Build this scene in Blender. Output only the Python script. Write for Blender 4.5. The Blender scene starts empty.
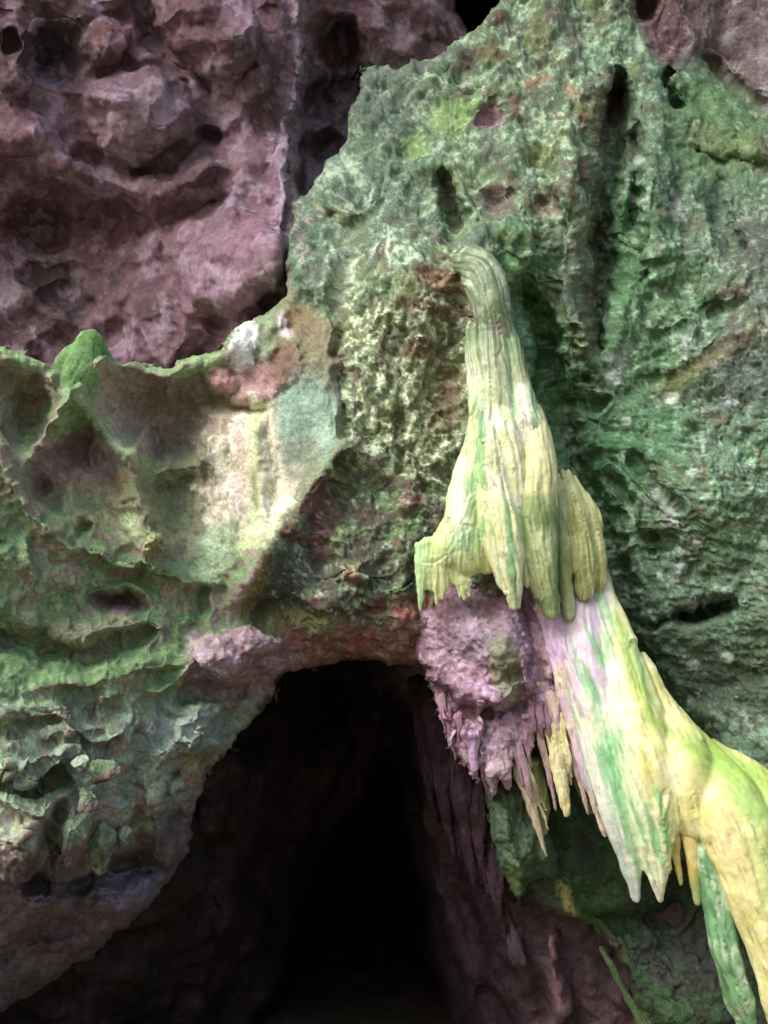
import bpy, math
import numpy as np

# ------------------------------------------------------------------ camera frame
W, H = 768, 1024
PITCH = math.radians(22.0)
VFOV = math.radians(62.0)
F = (H / 2) / math.tan(VFOV / 2)
CAM = np.array([0.0, 0.0, 1.6])
FWD = np.array([0.0, math.cos(PITCH), math.sin(PITCH)])
UPV = np.array([0.0, -math.sin(PITCH), math.cos(PITCH)])
RGT = np.array([1.0, 0.0, 0.0])
STEP = 1.5            # spacing of the rock grids
rng = np.random.default_rng(7)

scene = bpy.context.scene
COL = scene.collection


def P(u, v, d):
    u = np.asarray(u, float); v = np.asarray(v, float); d = np.asarray(d, float)
    x = (u - W / 2) / F
    y = (H / 2 - v) / F
    return CAM + d[..., None] * (FWD + x[..., None] * RGT + y[..., None] * UPV)


def proj(p):
    q = p - CAM
    d = q @ FWD
    u = (q @ RGT) / d * F + W / 2
    v = H / 2 - (q @ UPV) / d * F
    return u, v, d


# ------------------------------------------------------------------ noise
_perm = rng.permutation(256).astype(np.int32)
_perm = np.concatenate([_perm, _perm, _perm])
_g = rng.normal(size=(256, 3)); _g /= np.linalg.norm(_g, axis=1)[:, None]
_g = _g.astype(np.float32)
_rnd = rng.random((256, 3)).astype(np.float32)


def perlin(p):
    p = p.astype(np.float32)
    i = np.floor(p).astype(np.int32); f = p - i
    i &= 255
    w = f * f * f * (f * (f * 6 - 15) + 10)
    out = 0
    for a in (0, 1):
        xa = _perm[i[:, 0] + a]
        wa = w[:, 0] if a else 1 - w[:, 0]
        for b in (0, 1):
            xb = _perm[xa + i[:, 1] + b]
            wb = wa * (w[:, 1] if b else 1 - w[:, 1])
            for c in (0, 1):
                h = _perm[xb + i[:, 2] + c]
                g = _g[h]
                dt = g[:, 0] * (f[:, 0] - a) + g[:, 1] * (f[:, 1] - b) + g[:, 2] * (f[:, 2] - c)
                out = out + wb * (w[:, 2] if c else 1 - w[:, 2]) * dt
    return out * 1.6


def fbm(p, octv=4, gain=0.5, lac=2.03):
    s = 0; a = 1.0; t = 0
    for k in range(octv):
        s = s + a * perlin(p + k * 17.3)
        t += a; a *= gain; p = p * lac
    return s / t * 1.5


def ridged(p, octv=4, gain=0.55):
    s = 0; a = 1.0; t = 0
    for k in range(octv):
        n = 1 - np.abs(perlin(p + k * 11.7)) * 1.7
        s = s + a * n; t += a; a *= gain; p = p * 2.07
    return s / t


def terrace(x, k, hard=.55):
    """broken little ledges: k steps per unit, each with a steep riser"""
    y = x * k; fl = np.floor(y); fr = y - fl
    return (fl + sstep(hard, 1.0, fr)) / k


def worley(p):
    p = p.astype(np.float32)
    i0 = np.floor(p).astype(np.int32); f = p - i0
    F1 = np.full(len(p), 9.0, np.float32); F2 = F1.copy(); ID = np.zeros(len(p), np.int32)
    for dx in (-1, 0, 1):
        for dy in (-1, 0, 1):
            for dz in (-1, 0, 1):
                c = (i0 + (dx, dy, dz)) & 255
                h = _perm[_perm[_perm[c[:, 0]] + c[:, 1]] + c[:, 2]]
                o = _rnd[h]
                d = np.sqrt((dx + o[:, 0] - f[:, 0]) ** 2 + (dy + o[:, 1] - f[:, 1]) ** 2 + (dz + o[:, 2] - f[:, 2]) ** 2)
                cl = d < F1
                F2 = np.where(cl, F1, np.minimum(F2, d)); ID = np.where(cl, h, ID); F1 = np.where(cl, d, F1)
    return F1, F2, _rnd[ID, 0]


def facets(p, tilt=.8):
    """chipped rock: the upper envelope of tilted lumps, so creases run between flat-ish faces"""
    p = p.astype(np.float32)
    i0 = np.floor(p).astype(np.int32); f = p - i0
    best = np.full(len(p), -9.0, np.float32)
    for dx in (-1, 0, 1):
        for dy in (-1, 0, 1):
            for dz in (-1, 0, 1):
                c = (i0 + (dx, dy, dz)) & 255
                h = _perm[_perm[_perm[c[:, 0]] + c[:, 1]] + c[:, 2]]
                o = _rnd[h]; g = _g[h]
                d = f - (o + np.array([dx, dy, dz], np.float32))
                val = .5 * o[:, 0] - (d * d).sum(1) * .8 + (g * d).sum(1) * tilt
                best = np.maximum(best, val)
    return best - .35


def sstep(a, b, x):
    t = np.clip((x - a) / (b - a), 0, 1)
    return t * t * (3 - 2 * t)


# ------------------------------------------------------------------ 2D shapes
def polyseg(u, v, pts):
    """distance to a polyline, parameter along it 0..1, signed side"""
    pts = np.asarray(pts, float)
    best = np.full(u.shape, 1e9); par = np.zeros(u.shape); side = np.zeros(u.shape)
    L = np.concatenate([[0], np.cumsum(np.linalg.norm(np.diff(pts, axis=0), axis=1))])
    for k in range(len(pts) - 1):
        a, b = pts[k], pts[k + 1]; ab = b - a; l2 = (ab ** 2).sum() + 1e-9
        t = np.clip(((u - a[0]) * ab[0] + (v - a[1]) * ab[1]) / l2, 0, 1)
        dx = u - a[0] - t * ab[0]; dy = v - a[1] - t * ab[1]
        d = np.hypot(dx, dy); m = d < best
        best = np.where(m, d, best)
        par = np.where(m, (L[k] + t * (L[k + 1] - L[k])) / L[-1], par)
        side = np.where(m, np.sign(ab[0] * dy - ab[1] * dx), side)
    return best, par, side


def inside(u, v, pts):
    pts = np.asarray(pts, float); r = np.zeros(u.shape, bool); n = len(pts)
    for k in range(n):
        a, b = pts[k], pts[(k + 1) % n]
        if a[1] == b[1]: continue
        c = ((a[1] > v) != (b[1] > v)) & (u < (b[0] - a[0]) * (v - a[1]) / (b[1] - a[1]) + a[0])
        r ^= c
    return r


def sdf(u, v, pts):
    d, _, _ = polyseg(u, v, list(pts) + [pts[0]])
    return np.where(inside(u, v, pts), d, -d)


def ell(u, v, cx, cy, rx, ry, rot=0):
    c, s = math.cos(math.radians(rot)), math.sin(math.radians(rot))
    x = (u - cx) * c + (v - cy) * s; y = -(u - cx) * s + (v - cy) * c
    return np.sqrt((x / rx) ** 2 + (y / ry) ** 2)


def bump(u, v, cx, cy, rx, ry, rot=0, p=1.0):        # soft mound
    r = ell(u, v, cx, cy, rx, ry, rot)
    return np.exp(-r ** 2 * p)


def dome(u, v, cx, cy, rx, ry, rot=0, p=0.6):         # mound / scoop with a sharp rim
    r = ell(u, v, cx, cy, rx, ry, rot)
    return np.clip(1 - r * r, 0, 1) ** p


def line(u, v, pts, w, sharp=False):
    d, t, _ = polyseg(u, v, pts)
    ws = w if np.isscalar(w) else np.interp(t, np.linspace(0, 1, len(w)), w)
    x = d / ws
    e = np.clip(1 - x, 0, 1) if sharp else np.exp(-x * x)
    return e * sstep(0, .08, t + 0.05) * sstep(0, .08, 1.05 - t)


def tps(ctrl):
    c = np.asarray(ctrl, float); xy = c[:, :2] / 400.0; n = len(c)
    r = np.linalg.norm(xy[:, None] - xy[None], axis=2)
    A = np.zeros((n + 3, n + 3)); A[:n, :n] = r * 1.0 + np.eye(n) * -0.02
    A[:n, n] = 1; A[:n, n + 1:] = xy; A[n, :n] = 1; A[n + 1:, :n] = xy.T
    w = np.linalg.solve(A, np.concatenate([c[:, 2], [0, 0, 0]]))

    def f(u, v):
        x = u / 400.0; y = v / 400.0; o = w[n] + w[n + 1] * x + w[n + 2] * y
        for k in range(n):
            o = o + w[k] * np.hypot(x - xy[k, 0], y - xy[k, 1])
        return o
    return f


# ------------------------------------------------------------------ colour helpers (true surface colours)
def C(r, g, b):
    c = np.array([r, g, b]) / 255.0
    return np.where(c < 0.04045, c / 12.92, ((c + 0.055) / 1.055) ** 2.4)


def grey(c, k, gain=1.0):
    l = (c @ np.array([.25, .6, .15]))[:, None]
    return (l + (c - l) * k) * gain


def mix(col, c, m):
    m = np.clip(m, 0, 1)[:, None]
    c = np.asarray(c)
    return col * (1 - m) + c * m


def mask(s, soft, n=0, amt=0):
    """soft mask from a signed distance with a ragged border"""
    return sstep(-soft, soft, s + n * amt)


# ------------------------------------------------------------------ mesh makers
def link(o, parent=None):
    COL.objects.link(o)
    if parent is not None: o.parent = parent
    return o


def mesh_obj(name, V, Q, col, mat, parent=None, origin=None, smooth=True):
    V = np.asarray(V, np.float32); Q = np.asarray(Q, np.int32)
    if origin is None: origin = V.mean(0)
    me = bpy.data.meshes.new(name)
    k = Q.shape[1]
    me.vertices.add(len(V)); me.vertices.foreach_set("co", (V - np.asarray(origin, np.float32)).ravel())
    me.loops.add(Q.size); me.loops.foreach_set("vertex_index", Q.ravel())
    me.polygons.add(len(Q)); me.polygons.foreach_set("loop_start", np.arange(0, Q.size, k, dtype=np.int32))
    me.update(calc_edges=True)
    if smooth: me.polygons.foreach_set("use_smooth", np.ones(len(Q), bool))
    if col is not None:
        at = me.color_attributes.new("Col", 'FLOAT_COLOR', 'POINT')
        rgba = np.ones((len(V), 4), np.float32); rgba[:, :3] = np.clip(col, 0.002, 0.95)
        at.data.foreach_set("color", rgba.ravel())
    me.materials.append(mat)
    o = bpy.data.objects.new(name, me)
    if parent is None: o.location = origin
    else: o.location = np.asarray(origin) - np.asarray(parent.location)
    return link(o, parent)


def compact(V, Q, extra):
    used = np.unique(Q); mp = np.full(len(V), -1, np.int32); mp[used] = np.arange(len(used))
    return V[used], mp[Q], [e[used] for e in extra]


def grid_normals(G):
    du = np.gradient(G, axis=1); dv = np.gradient(G, axis=0)
    n = np.cross(dv, du)
    n /= np.linalg.norm(n, axis=2)[..., None] + 1e-12
    # face the viewer side of the rock
    flip = np.sign(((CAM - G) * n).sum(2)); flip[flip == 0] = 1
    return n * flip[..., None]


def smooth_grid(a, it):
    for _ in range(it):
        b = a.copy()
        b[1:-1, 1:-1] = (a[1:-1, 1:-1] * 4 + a[:-2, 1:-1] + a[2:, 1:-1] + a[1:-1, :-2] + a[1:-1, 2:]) / 8
        a = b
    return a


def sheet(u0, u1, v0, v1, depth, outline=None, warp=(6, 40), disp=None, curl=(14, 0.35), skirt=1.2, step=None, nskirt=7, phase=None):
    """A rock face as one sheet: depth in metres along the view axis, edges rolled back and carried into thickness,
    then displaced along its normals by noise sampled in the place."""
    st = step or STEP
    us = np.arange(u0, u1 + st, st); vs = np.arange(v0, v1 + st, st)
    U, V = np.meshgrid(us, vs); sh = U.shape
    uf, vf = U.ravel(), V.ravel()
    q = np.stack([uf / warp[1], vf / warp[1], np.full(uf.shape, u0 * .013 + v0 * .007 if phase is None else phase)], 1)
    wu = fbm(q, 4, .55) * warp[0]; wv = fbm(q + 31.7, 4, .55) * warp[0]
    wu = wu + fbm(q * 4 + 3, 3, .6) * warp[0] * .24; wv = wv + fbm(q * 4 + 43, 3, .6) * warp[0] * .24
    d = depth(uf + wu, vf + wv)
    s = np.full(uf.shape, 1e3)
    if outline is not None:
        s = sdf(uf + wu, vf + wv, outline)
        cw, ca = curl
        x = np.clip(1 - np.clip(s, 0, None) / cw, 0, 1)
        d = d + ca * (1 - np.sqrt(np.clip(1 - x * x, 0, 1)))
    ins = s >= 0
    d2 = smooth_grid(d.reshape(sh), 2)
    G = P(U, V, d2)
    N = grid_normals(smooth_grid(G, 14))
    h = 0
    if disp is not None:
        h = disp(G.reshape(-1, 3), uf, vf, N.reshape(-1, 3))
        fade = np.clip((s + 2) / 9, 0.3, 1)
        view = CAM - G.reshape(-1, 3); view /= np.linalg.norm(view, axis=1)[:, None]
        fade = fade * np.clip((N.reshape(-1, 3) * view).sum(1), .15, 1) ** .7
        G = G + (N * (h * fade).reshape(sh)[..., None])
    if outline is not None:
        S = s.reshape(sh)
        gy, gx = np.gradient(S, st); gl = np.hypot(gx, gy) + 1e-6
        u2, v2, dd = proj(G.reshape(-1, 3))
        back = np.clip(-s, 0, None)
        nu = u2 + (gx / gl).ravel() * back; nv = v2 + (gy / gl).ravel() * back
        nd = dd + back / (nskirt * st) * skirt
        G2 = P(nu, nv, nd).reshape(sh + (3,))
        G = np.where(ins.reshape(sh)[..., None], G, G2)
    idx = np.arange(sh[0] * sh[1]).reshape(sh)
    Q = np.stack([idx[:-1, :-1], idx[1:, :-1], idx[1:, 1:], idx[:-1, 1:]], -1).reshape(-1, 4)
    if outline is not None:
        ok = (s > -nskirt * st)
        Q = Q[ok[Q].all(1)]
        lab = idx.copy(); keep = np.zeros(lab.size, bool); keep[Q.ravel()] = True; K = keep.reshape(sh)
        seed = np.zeros(sh, bool); mid = np.argwhere(K & (S > 12)); seed[mid[:, 0], mid[:, 1]] = True
        for _ in range(60):
            g2 = seed.copy(); g2[1:] |= seed[:-1]; g2[:-1] |= seed[1:]; g2[:, 1:] |= seed[:, :-1]; g2[:, :-1] |= seed[:, 1:]
            seed = g2 & K
        Q = Q[seed.ravel()[Q].all(1)]
    N = grid_normals(G).reshape(-1, 3)
    Vv = G.reshape(-1, 3)
    Hh = np.broadcast_to(h, uf.shape) if np.ndim(h) == 0 else h
    return Vv, Q, dict(u=uf, v=vf, N=N, s=s, h=np.array(Hh))


# ------------------------------------------------------------------ materials
def rock_material(name, rough=0.85, bump_scale=42.0, bump_dist=0.017, tint=0.35, spec=0.25, stretch=(1, 1, 1), rough_var=0.15):
    m = bpy.data.materials.new(name); m.use_nodes = True
    nt = m.node_tree; nd = nt.nodes; nd.clear(); L = nt.links.new
    out = nd.new('ShaderNodeOutputMaterial'); bs = nd.new('ShaderNodeBsdfPrincipled')
    L(bs.outputs[0], out.inputs[0])
    at = nd.new('ShaderNodeAttribute'); at.attribute_name = 'Col'
    geo = nd.new('ShaderNodeNewGeometry')
    mp = nd.new('ShaderNodeMapping'); mp.inputs['Scale'].default_value = stretch
    L(geo.outputs['Position'], mp.inputs['Vector'])

    def noise(scale, detail, rough_=.6):
        n = nd.new('ShaderNodeTexNoise'); n.inputs['Scale'].default_value = scale
        n.inputs['Detail'].default_value = detail; n.inputs['Roughness'].default_value = rough_
        L(mp.outputs[0], n.inputs['Vector']); return n
    n1 = noise(bump_scale, 6, .65); n2 = noise(bump_scale * .22, 5, .6); n3 = noise(bump_scale * 2.3, 3, .7)
    # colour: mineral mottling
    mr = nd.new('ShaderNodeMapRange'); mr.inputs['From Min'].default_value = .3; mr.inputs['From Max'].default_value = .7
    mr.inputs['To Min'].default_value = 1 - tint; mr.inputs['To Max'].default_value = 1 + tint
    L(n1.outputs['Fac'], mr.inputs['Value'])
    mr2 = nd.new('ShaderNodeMapRange'); mr2.inputs['From Min'].default_value = .3; mr2.inputs['From Max'].default_value = .7
    mr2.inputs['To Min'].default_value = 1 - tint * .6; mr2.inputs['To Max'].default_value = 1 + tint * .6
    L(n2.outputs['Fac'], mr2.inputs['Value'])
    mu = nd.new('ShaderNodeMath'); mu.operation = 'MULTIPLY'; L(mr.outputs[0], mu.inputs[0]); L(mr2.outputs[0], mu.inputs[1])
    vm = nd.new('ShaderNodeVectorMath'); vm.operation = 'SCALE'
    L(at.outputs['Color'], vm.inputs[0]); L(mu.outputs[0], vm.inputs['Scale'])
    hs = nd.new('ShaderNodeHueSaturation')
    mr4 = nd.new('ShaderNodeMapRange'); mr4.inputs['To Min'].default_value = .46; mr4.inputs['To Max'].default_value = .54
    L(n2.outputs['Color'], mr4.inputs['Value']); L(mr4.outputs[0], hs.inputs['Hue'])
    L(vm.outputs[0], hs.inputs['Color']); L(hs.outputs[0], bs.inputs['Base Color'])
    mr3 = nd.new('ShaderNodeMapRange'); mr3.inputs['To Min'].default_value = rough - rough_var; mr3.inputs['To Max'].default_value = min(1, rough + rough_var)
    L(n2.outputs['Fac'], mr3.inputs['Value']); L(mr3.outputs[0], bs.inputs['Roughness'])
    bs.inputs['Specular IOR Level'].default_value = spec
    ad = nd.new('ShaderNodeMath'); ad.operation = 'MULTIPLY_ADD'
    L(n3.outputs['Fac'], ad.inputs[0]); ad.inputs[1].default_value = .45; L(n1.outputs['Fac'], ad.inputs[2])
    bp = nd.new('ShaderNodeBump'); bp.inputs['Distance'].default_value = bump_dist; bp.inputs['Strength'].default_value = 0.9
    L(ad.outputs[0], bp.inputs['Height']); L(bp.outputs[0], bs.inputs['Normal'])
    return m


M_ROCK = rock_material('limestone')
M_PINK = rock_material('pink_limestone', bump_scale=22, bump_dist=.012, tint=.28, spec=.2)
M_FLOW = rock_material('flowstone_calcite', rough=.36, bump_scale=22, bump_dist=.004, tint=.12, spec=.45)
M_DARK = rock_material('passage_rock', bump_scale=14, bump_dist=.03, tint=.4, spec=.1)
M_EARTH = rock_material('cave_earth', bump_scale=9, bump_dist=.04, tint=.3, spec=.1)


def tag(o, label=None, cat=None, group=None, kind=None):
    if label: o['label'] = label
    if cat: o['category'] = cat
    if group: o['group'] = group
    if kind: o['kind'] = kind
    return o


# ------------------------------------------------------------------ 1. far pink wall (upper left, and behind everything)
A_base = tps([(-80, -80, 7.9), (0, 0, 8.0), (150, 150, 8.4), (0, 200, 8.6), (0, 320, 9.0), (100, 330, 9.0), (220, 260, 8.0), (190, 330, 8.2),
              (330, 60, 8.9), (330, 160, 8.8), (420, 30, 9.0), (480, 10, 9.6), (250, 40, 8.1), (60, 230, 8.9), (300, 300, 7.5), (270, 300, 7.6), (292, 235, 7.3), (278, 280, 7.3), (268, 330, 7.4),
              (560, 60, 10), (420, 300, 9), (-80, 450, 9.2), (200, 470, 9.0), (500, 470, 9)])


def A_depth(u, v):
    h = np.zeros_like(u)
    h += 0.0
    dd, tt, sd = polyseg(u, v, [(306, -60), (302, 60), (290, 130), (284, 200), (280, 245), (276, 300)])
    h += .40 * np.exp(-dd / 22) * (sd > 0) * sstep(.05, .4, 1.0 - tt) - .05 * (sd < 0) * np.exp(-dd / 12)
    h -= .45 * line(u, v, [(345, 30), (338, 90), (322, 160), (305, 190)], [10, 22, 20, 9])
    h -= .25 * dome(u, v, 340, 95, 18, 22, 20)
    h -= .28 * dome(u, v, 318, 100, 18, 22); h -= .2 * dome(u, v, 322, 145, 20, 22, 10); h -= .18 * dome(u, v, 340, 40, 26, 24)
    # hanging boulder with a bright lower rim
    h += .55 * dome(u, v, 142, 118, 62, 50, 18, .55)
    h -= .25 * line(u, v, [(95, 160), (135, 172), (168, 158), (190, 135), (222, 140)], [12, 14, 16, 14, 8])
    h += .38 * dome(u, v, 205, 22, 62, 52, 35, .5)
    h -= .25 * line(u, v, [(145, -10), (150, 25), (170, 55), (195, 70), (212, 90)], [8, 9, 8, 8, 6])
    h += .28 * dome(u, v, 255, 40, 38, 70, 8, .55); h += .16 * dome(u, v, 250, 130, 30, 60, 8, .55)
    h += .26 * dome(u, v, 104, 44, 26, 25, 0, .6)
    h -= .3 * dome(u, v, 55, 55, 34, 32, 0, .8)
    h -= .18 * dome(u, v, 12, 45, 9, 22, 0, .8); h += .3 * dome(u, v, 12, 60, 26, 42, 0, .5)
    h += .2 * dome(u, v, 110, 95, 22, 16, 0, .6)
    # dark recess below an overhanging lip
    h += .34 * line(u, v, [(-20, 130), (20, 140), (45, 145), (70, 175), (110, 180), (160, 185), (215, 165)], [30, 26, 22, 18, 16, 14, 10])
    h -= .35 * bump(u, v, 60, 235, 85, 42)
    h -= .22 * dome(u, v, 45, 225, 42, 30, -15, .7); h -= .2 * dome(u, v, 112, 225, 34, 24, 10, .7)
    h -= .16 * dome(u, v, 80, 290, 46, 26, 10, .7)
    # light lower block
    h += .42 * dome(u, v, 222, 262, 62, 58, -15, .45)
    h += .22 * dome(u, v, 268, 255, 24, 32, 5, .5)
    h += .28 * dome(u, v, 165, 330, 46, 42, 0, .5)
    h -= .18 * line(u, v, [(165, 240), (172, 275), (190, 300), (215, 320)], 7)
    h -= .25 * line(u, v, [(135, 222), (160, 225), (185, 210), (215, 205)], 9)
    h -= 7.0 * sstep(-3, 12, sdf(u, v, [(452, -60), (458, 6), (466, 30), (480, 44), (510, 40), (530, -60)]))
    # scalloped dissolution cells, drawn out along the dip
    r2 = np.random.default_rng(21)
    for k in range(150):
        cx, cy = r2.uniform(-40, 330), r2.uniform(-30, 360)
        r = r2.uniform(7, 22)
        h -= r * .0045 * dome(u, v, cx, cy, r * r2.uniform(.8, 1.5), r * r2.uniform(.7, 1.1), r2.uniform(-50, 30), .75)
    return A_base(u, v) - h


def A_disp(p, u, v, N):
    f1, f2, _ = worley(p * np.array([2.4, 2.4, 2.9]) + fbm(p * 2, 3)[:, None] * .35)
    h = .16 * (f1 ** 2 - .35)
    f1b, f2b, _ = worley(p * 6 + 5 + fbm(p * 4, 2)[:, None] * .3)
    h = h + .022 * (f1b ** 2 - .3)
    h = h + .10 * fbm(p * 1.2, 3) + .03 * fbm(p * 5, 4, .6) + .045 * facets(p * 3 + 3) + .010 * facets(p * 12 + 9)
    return h


def A_col(p, m):
    u, v, N = m['u'], m['v'], m['N']
    n1 = fbm(p * 1.3, 4); n2 = fbm(p * 3.5 + 9, 4); n3 = fbm(p * 11 + 3, 4, .65)
    c = np.tile(C(150, 104, 110), (len(p), 1))
    c = mix(c, C(112, 80, 76), sstep(-.1, .4, n1))
    c = mix(c, C(178, 146, 154), sstep(.15, .5, n2) * .7)
    c = mix(c, C(122, 84, 70), sstep(.2, .5, -n2) * .6)
    c = mix(c, C(96, 98, 88), sstep(.25, .6, fbm(p * 1.9 + 40, 4)) * .5)
    c = mix(c, C(176, 130, 140), bump(u, v, 222, 255, 60, 55) * .8)
    c = mix(c, C(170, 108, 118), bump(u, v, 270, 250, 24, 34) * .8)
    c = mix(c, C(172, 140, 148), bump(u, v, 145, 120, 55, 45) * .7)
    c = mix(c, C(150, 80, 72), bump(u, v, 104, 42, 18, 18) * .8)
    c = mix(c, C(66, 84, 84), bump(u, v, 60, 55, 32, 34) * .8)
    c = mix(c, C(84, 92, 70), bump(u, v, 30, 300, 60, 40) * .5)
    c = mix(c, C(206, 182, 196), line(u, v, [(297, -20), (299, 60), (288, 130), (282, 200), (278, 230)], 9) * .9 * sstep(-.5, .2, n3))  # bright edge of the fin painted as a pale strip
    c = mix(c, C(206, 186, 200), line(u, v, [(108, 148), (135, 163), (160, 150), (168, 115), (172, 100)], 7) * sstep(-.3, .3, n3) * .8)  # light on the boulder's lower rim painted in
    c = mix(c, C(104, 122, 100), line(u, v, [(372, 60), (340, 130), (305, 190), (286, 240), (284, 330)], 14) * sstep(-.5, .2, n2) * .7)
    c = mix(c, C(196, 168, 178), sstep(.12, .40, fbm(p * 2.2 + 120, 4) + .4 * n3) * .6)
    c = mix(c, C(190, 176, 160), sstep(.42, .62, n3) * .45)
    c = mix(c, C(80, 56, 54), sstep(.35, .6, -n3) * .5)
    return c


V_, Q_, m_ = sheet(-290, 620, -150, 520, A_depth, warp=(8, 45), disp=A_disp, phase=-2.2)
back = mesh_obj('cave_wall', V_, Q_, grey(A_col(V_, m_), .58, .86) * np.array([1.0, .93, 1.13]), M_PINK)
tag(back, 'dim pinkish brown scalloped cave wall set back above the mossy ledge', 'cave wall', kind='structure')

# ------------------------------------------------------------------ 2. near rock: ledge, buttress, right wall, lower rock
OUT = [(-280, 300), (-160, 330), (-70, 346), (0, 346), (25, 350), (45, 364), (62, 362), (95, 352), (112, 360), (135, 364), (170, 366), (205, 360), (226, 350),
       (236, 330), (246, 322), (256, 325), (270, 312), (284, 298), (285, 262), (286, 232), (296, 200), (314, 185), (324, 172), (340, 146), (350, 122),
       (352, 100), (360, 76), (380, 68), (398, 70), (430, 56), (455, 42), (486, 20), (500, 0), (506, -120), (985, -120), (985, 1150),
       (690, 1150), (650, 1030), (622, 965), (600, 936), (560, 918), (532, 902), (512, 884), (498, 850), (488, 815), (484, 785), (470, 768), (450, 750),
       (440, 715), (430, 690), (424, 668), (404, 664), (380, 658), (345, 661), (318, 667), (300, 671), (288, 672), (276, 690), (258, 712), (238, 736),
       (214, 768), (196, 800), (186, 840), (166, 886), (132, 926), (84, 962), (0, 1014), (-70, 1050), (-180, 1110), (-280, 1150)]

B_base = tps([(-260, 400, 4.6), (-260, 700, 4.2), (-260, 1050, 4.4), (960, 200, 6.3), (960, 700, 5.9), (960, 1100, 6.0), (-70, 400, 5.2), (-70, 700, 4.7), (-70, 1050, 4.7), (0, 480, 5.1), (100, 350, 6.1), (50, 420, 6.1), (200, 400, 6.7), (155, 440, 6.7),
              (120, 540, 5.8), (250, 450, 6.35), (300, 420, 6.5), (40, 640, 5.2), (110, 600, 5.58), (110, 680, 5.2), (170, 640, 5.6), (250, 610, 5.9), (90, 800, 4.62), (200, 720, 5.5),
              (30, 870, 4.45), (20, 990, 5.8), (120, 918, 5.75), (190, 800, 5.75), (240, 720, 6.0), (285, 665, 6.1), (230, 370, 6.7), (30, 560, 5.2), (200, 560, 6.0),
              (292, 240, 7.1), (330, 330, 6.55), (400, 400, 6.3), (320, 560, 6.0), (330, 612, 5.9), (330, 662, 6.45), (395, 606, 5.95), (395, 660, 6.4), (440, 650, 6.15), (400, 200, 6.9), (355, 140, 7.5),
              (450, 60, 7.5), (520, -20, 7.7), (480, 260, 6.4), (560, 200, 6.7), (590, 80, 7.1), (640, 60, 7.6), (545, 350, 6.7), (545, 450, 6.75),
              (605, 250, 7.0), (680, 300, 6.7), (768, 300, 6.5), (840, 500, 6.2), (700, 550, 6.6), (640, 650, 6.8), (760, 690, 6.5), (840, -60, 8.2),
              (720, 60, 8.2), (700, 150, 7.3), (560, 700, 6.6), (540, 830, 6.6), (600, 900, 6.6), (700, 900, 6.7), (768, 1024, 6.4), (660, 1100, 6.5)])


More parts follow.
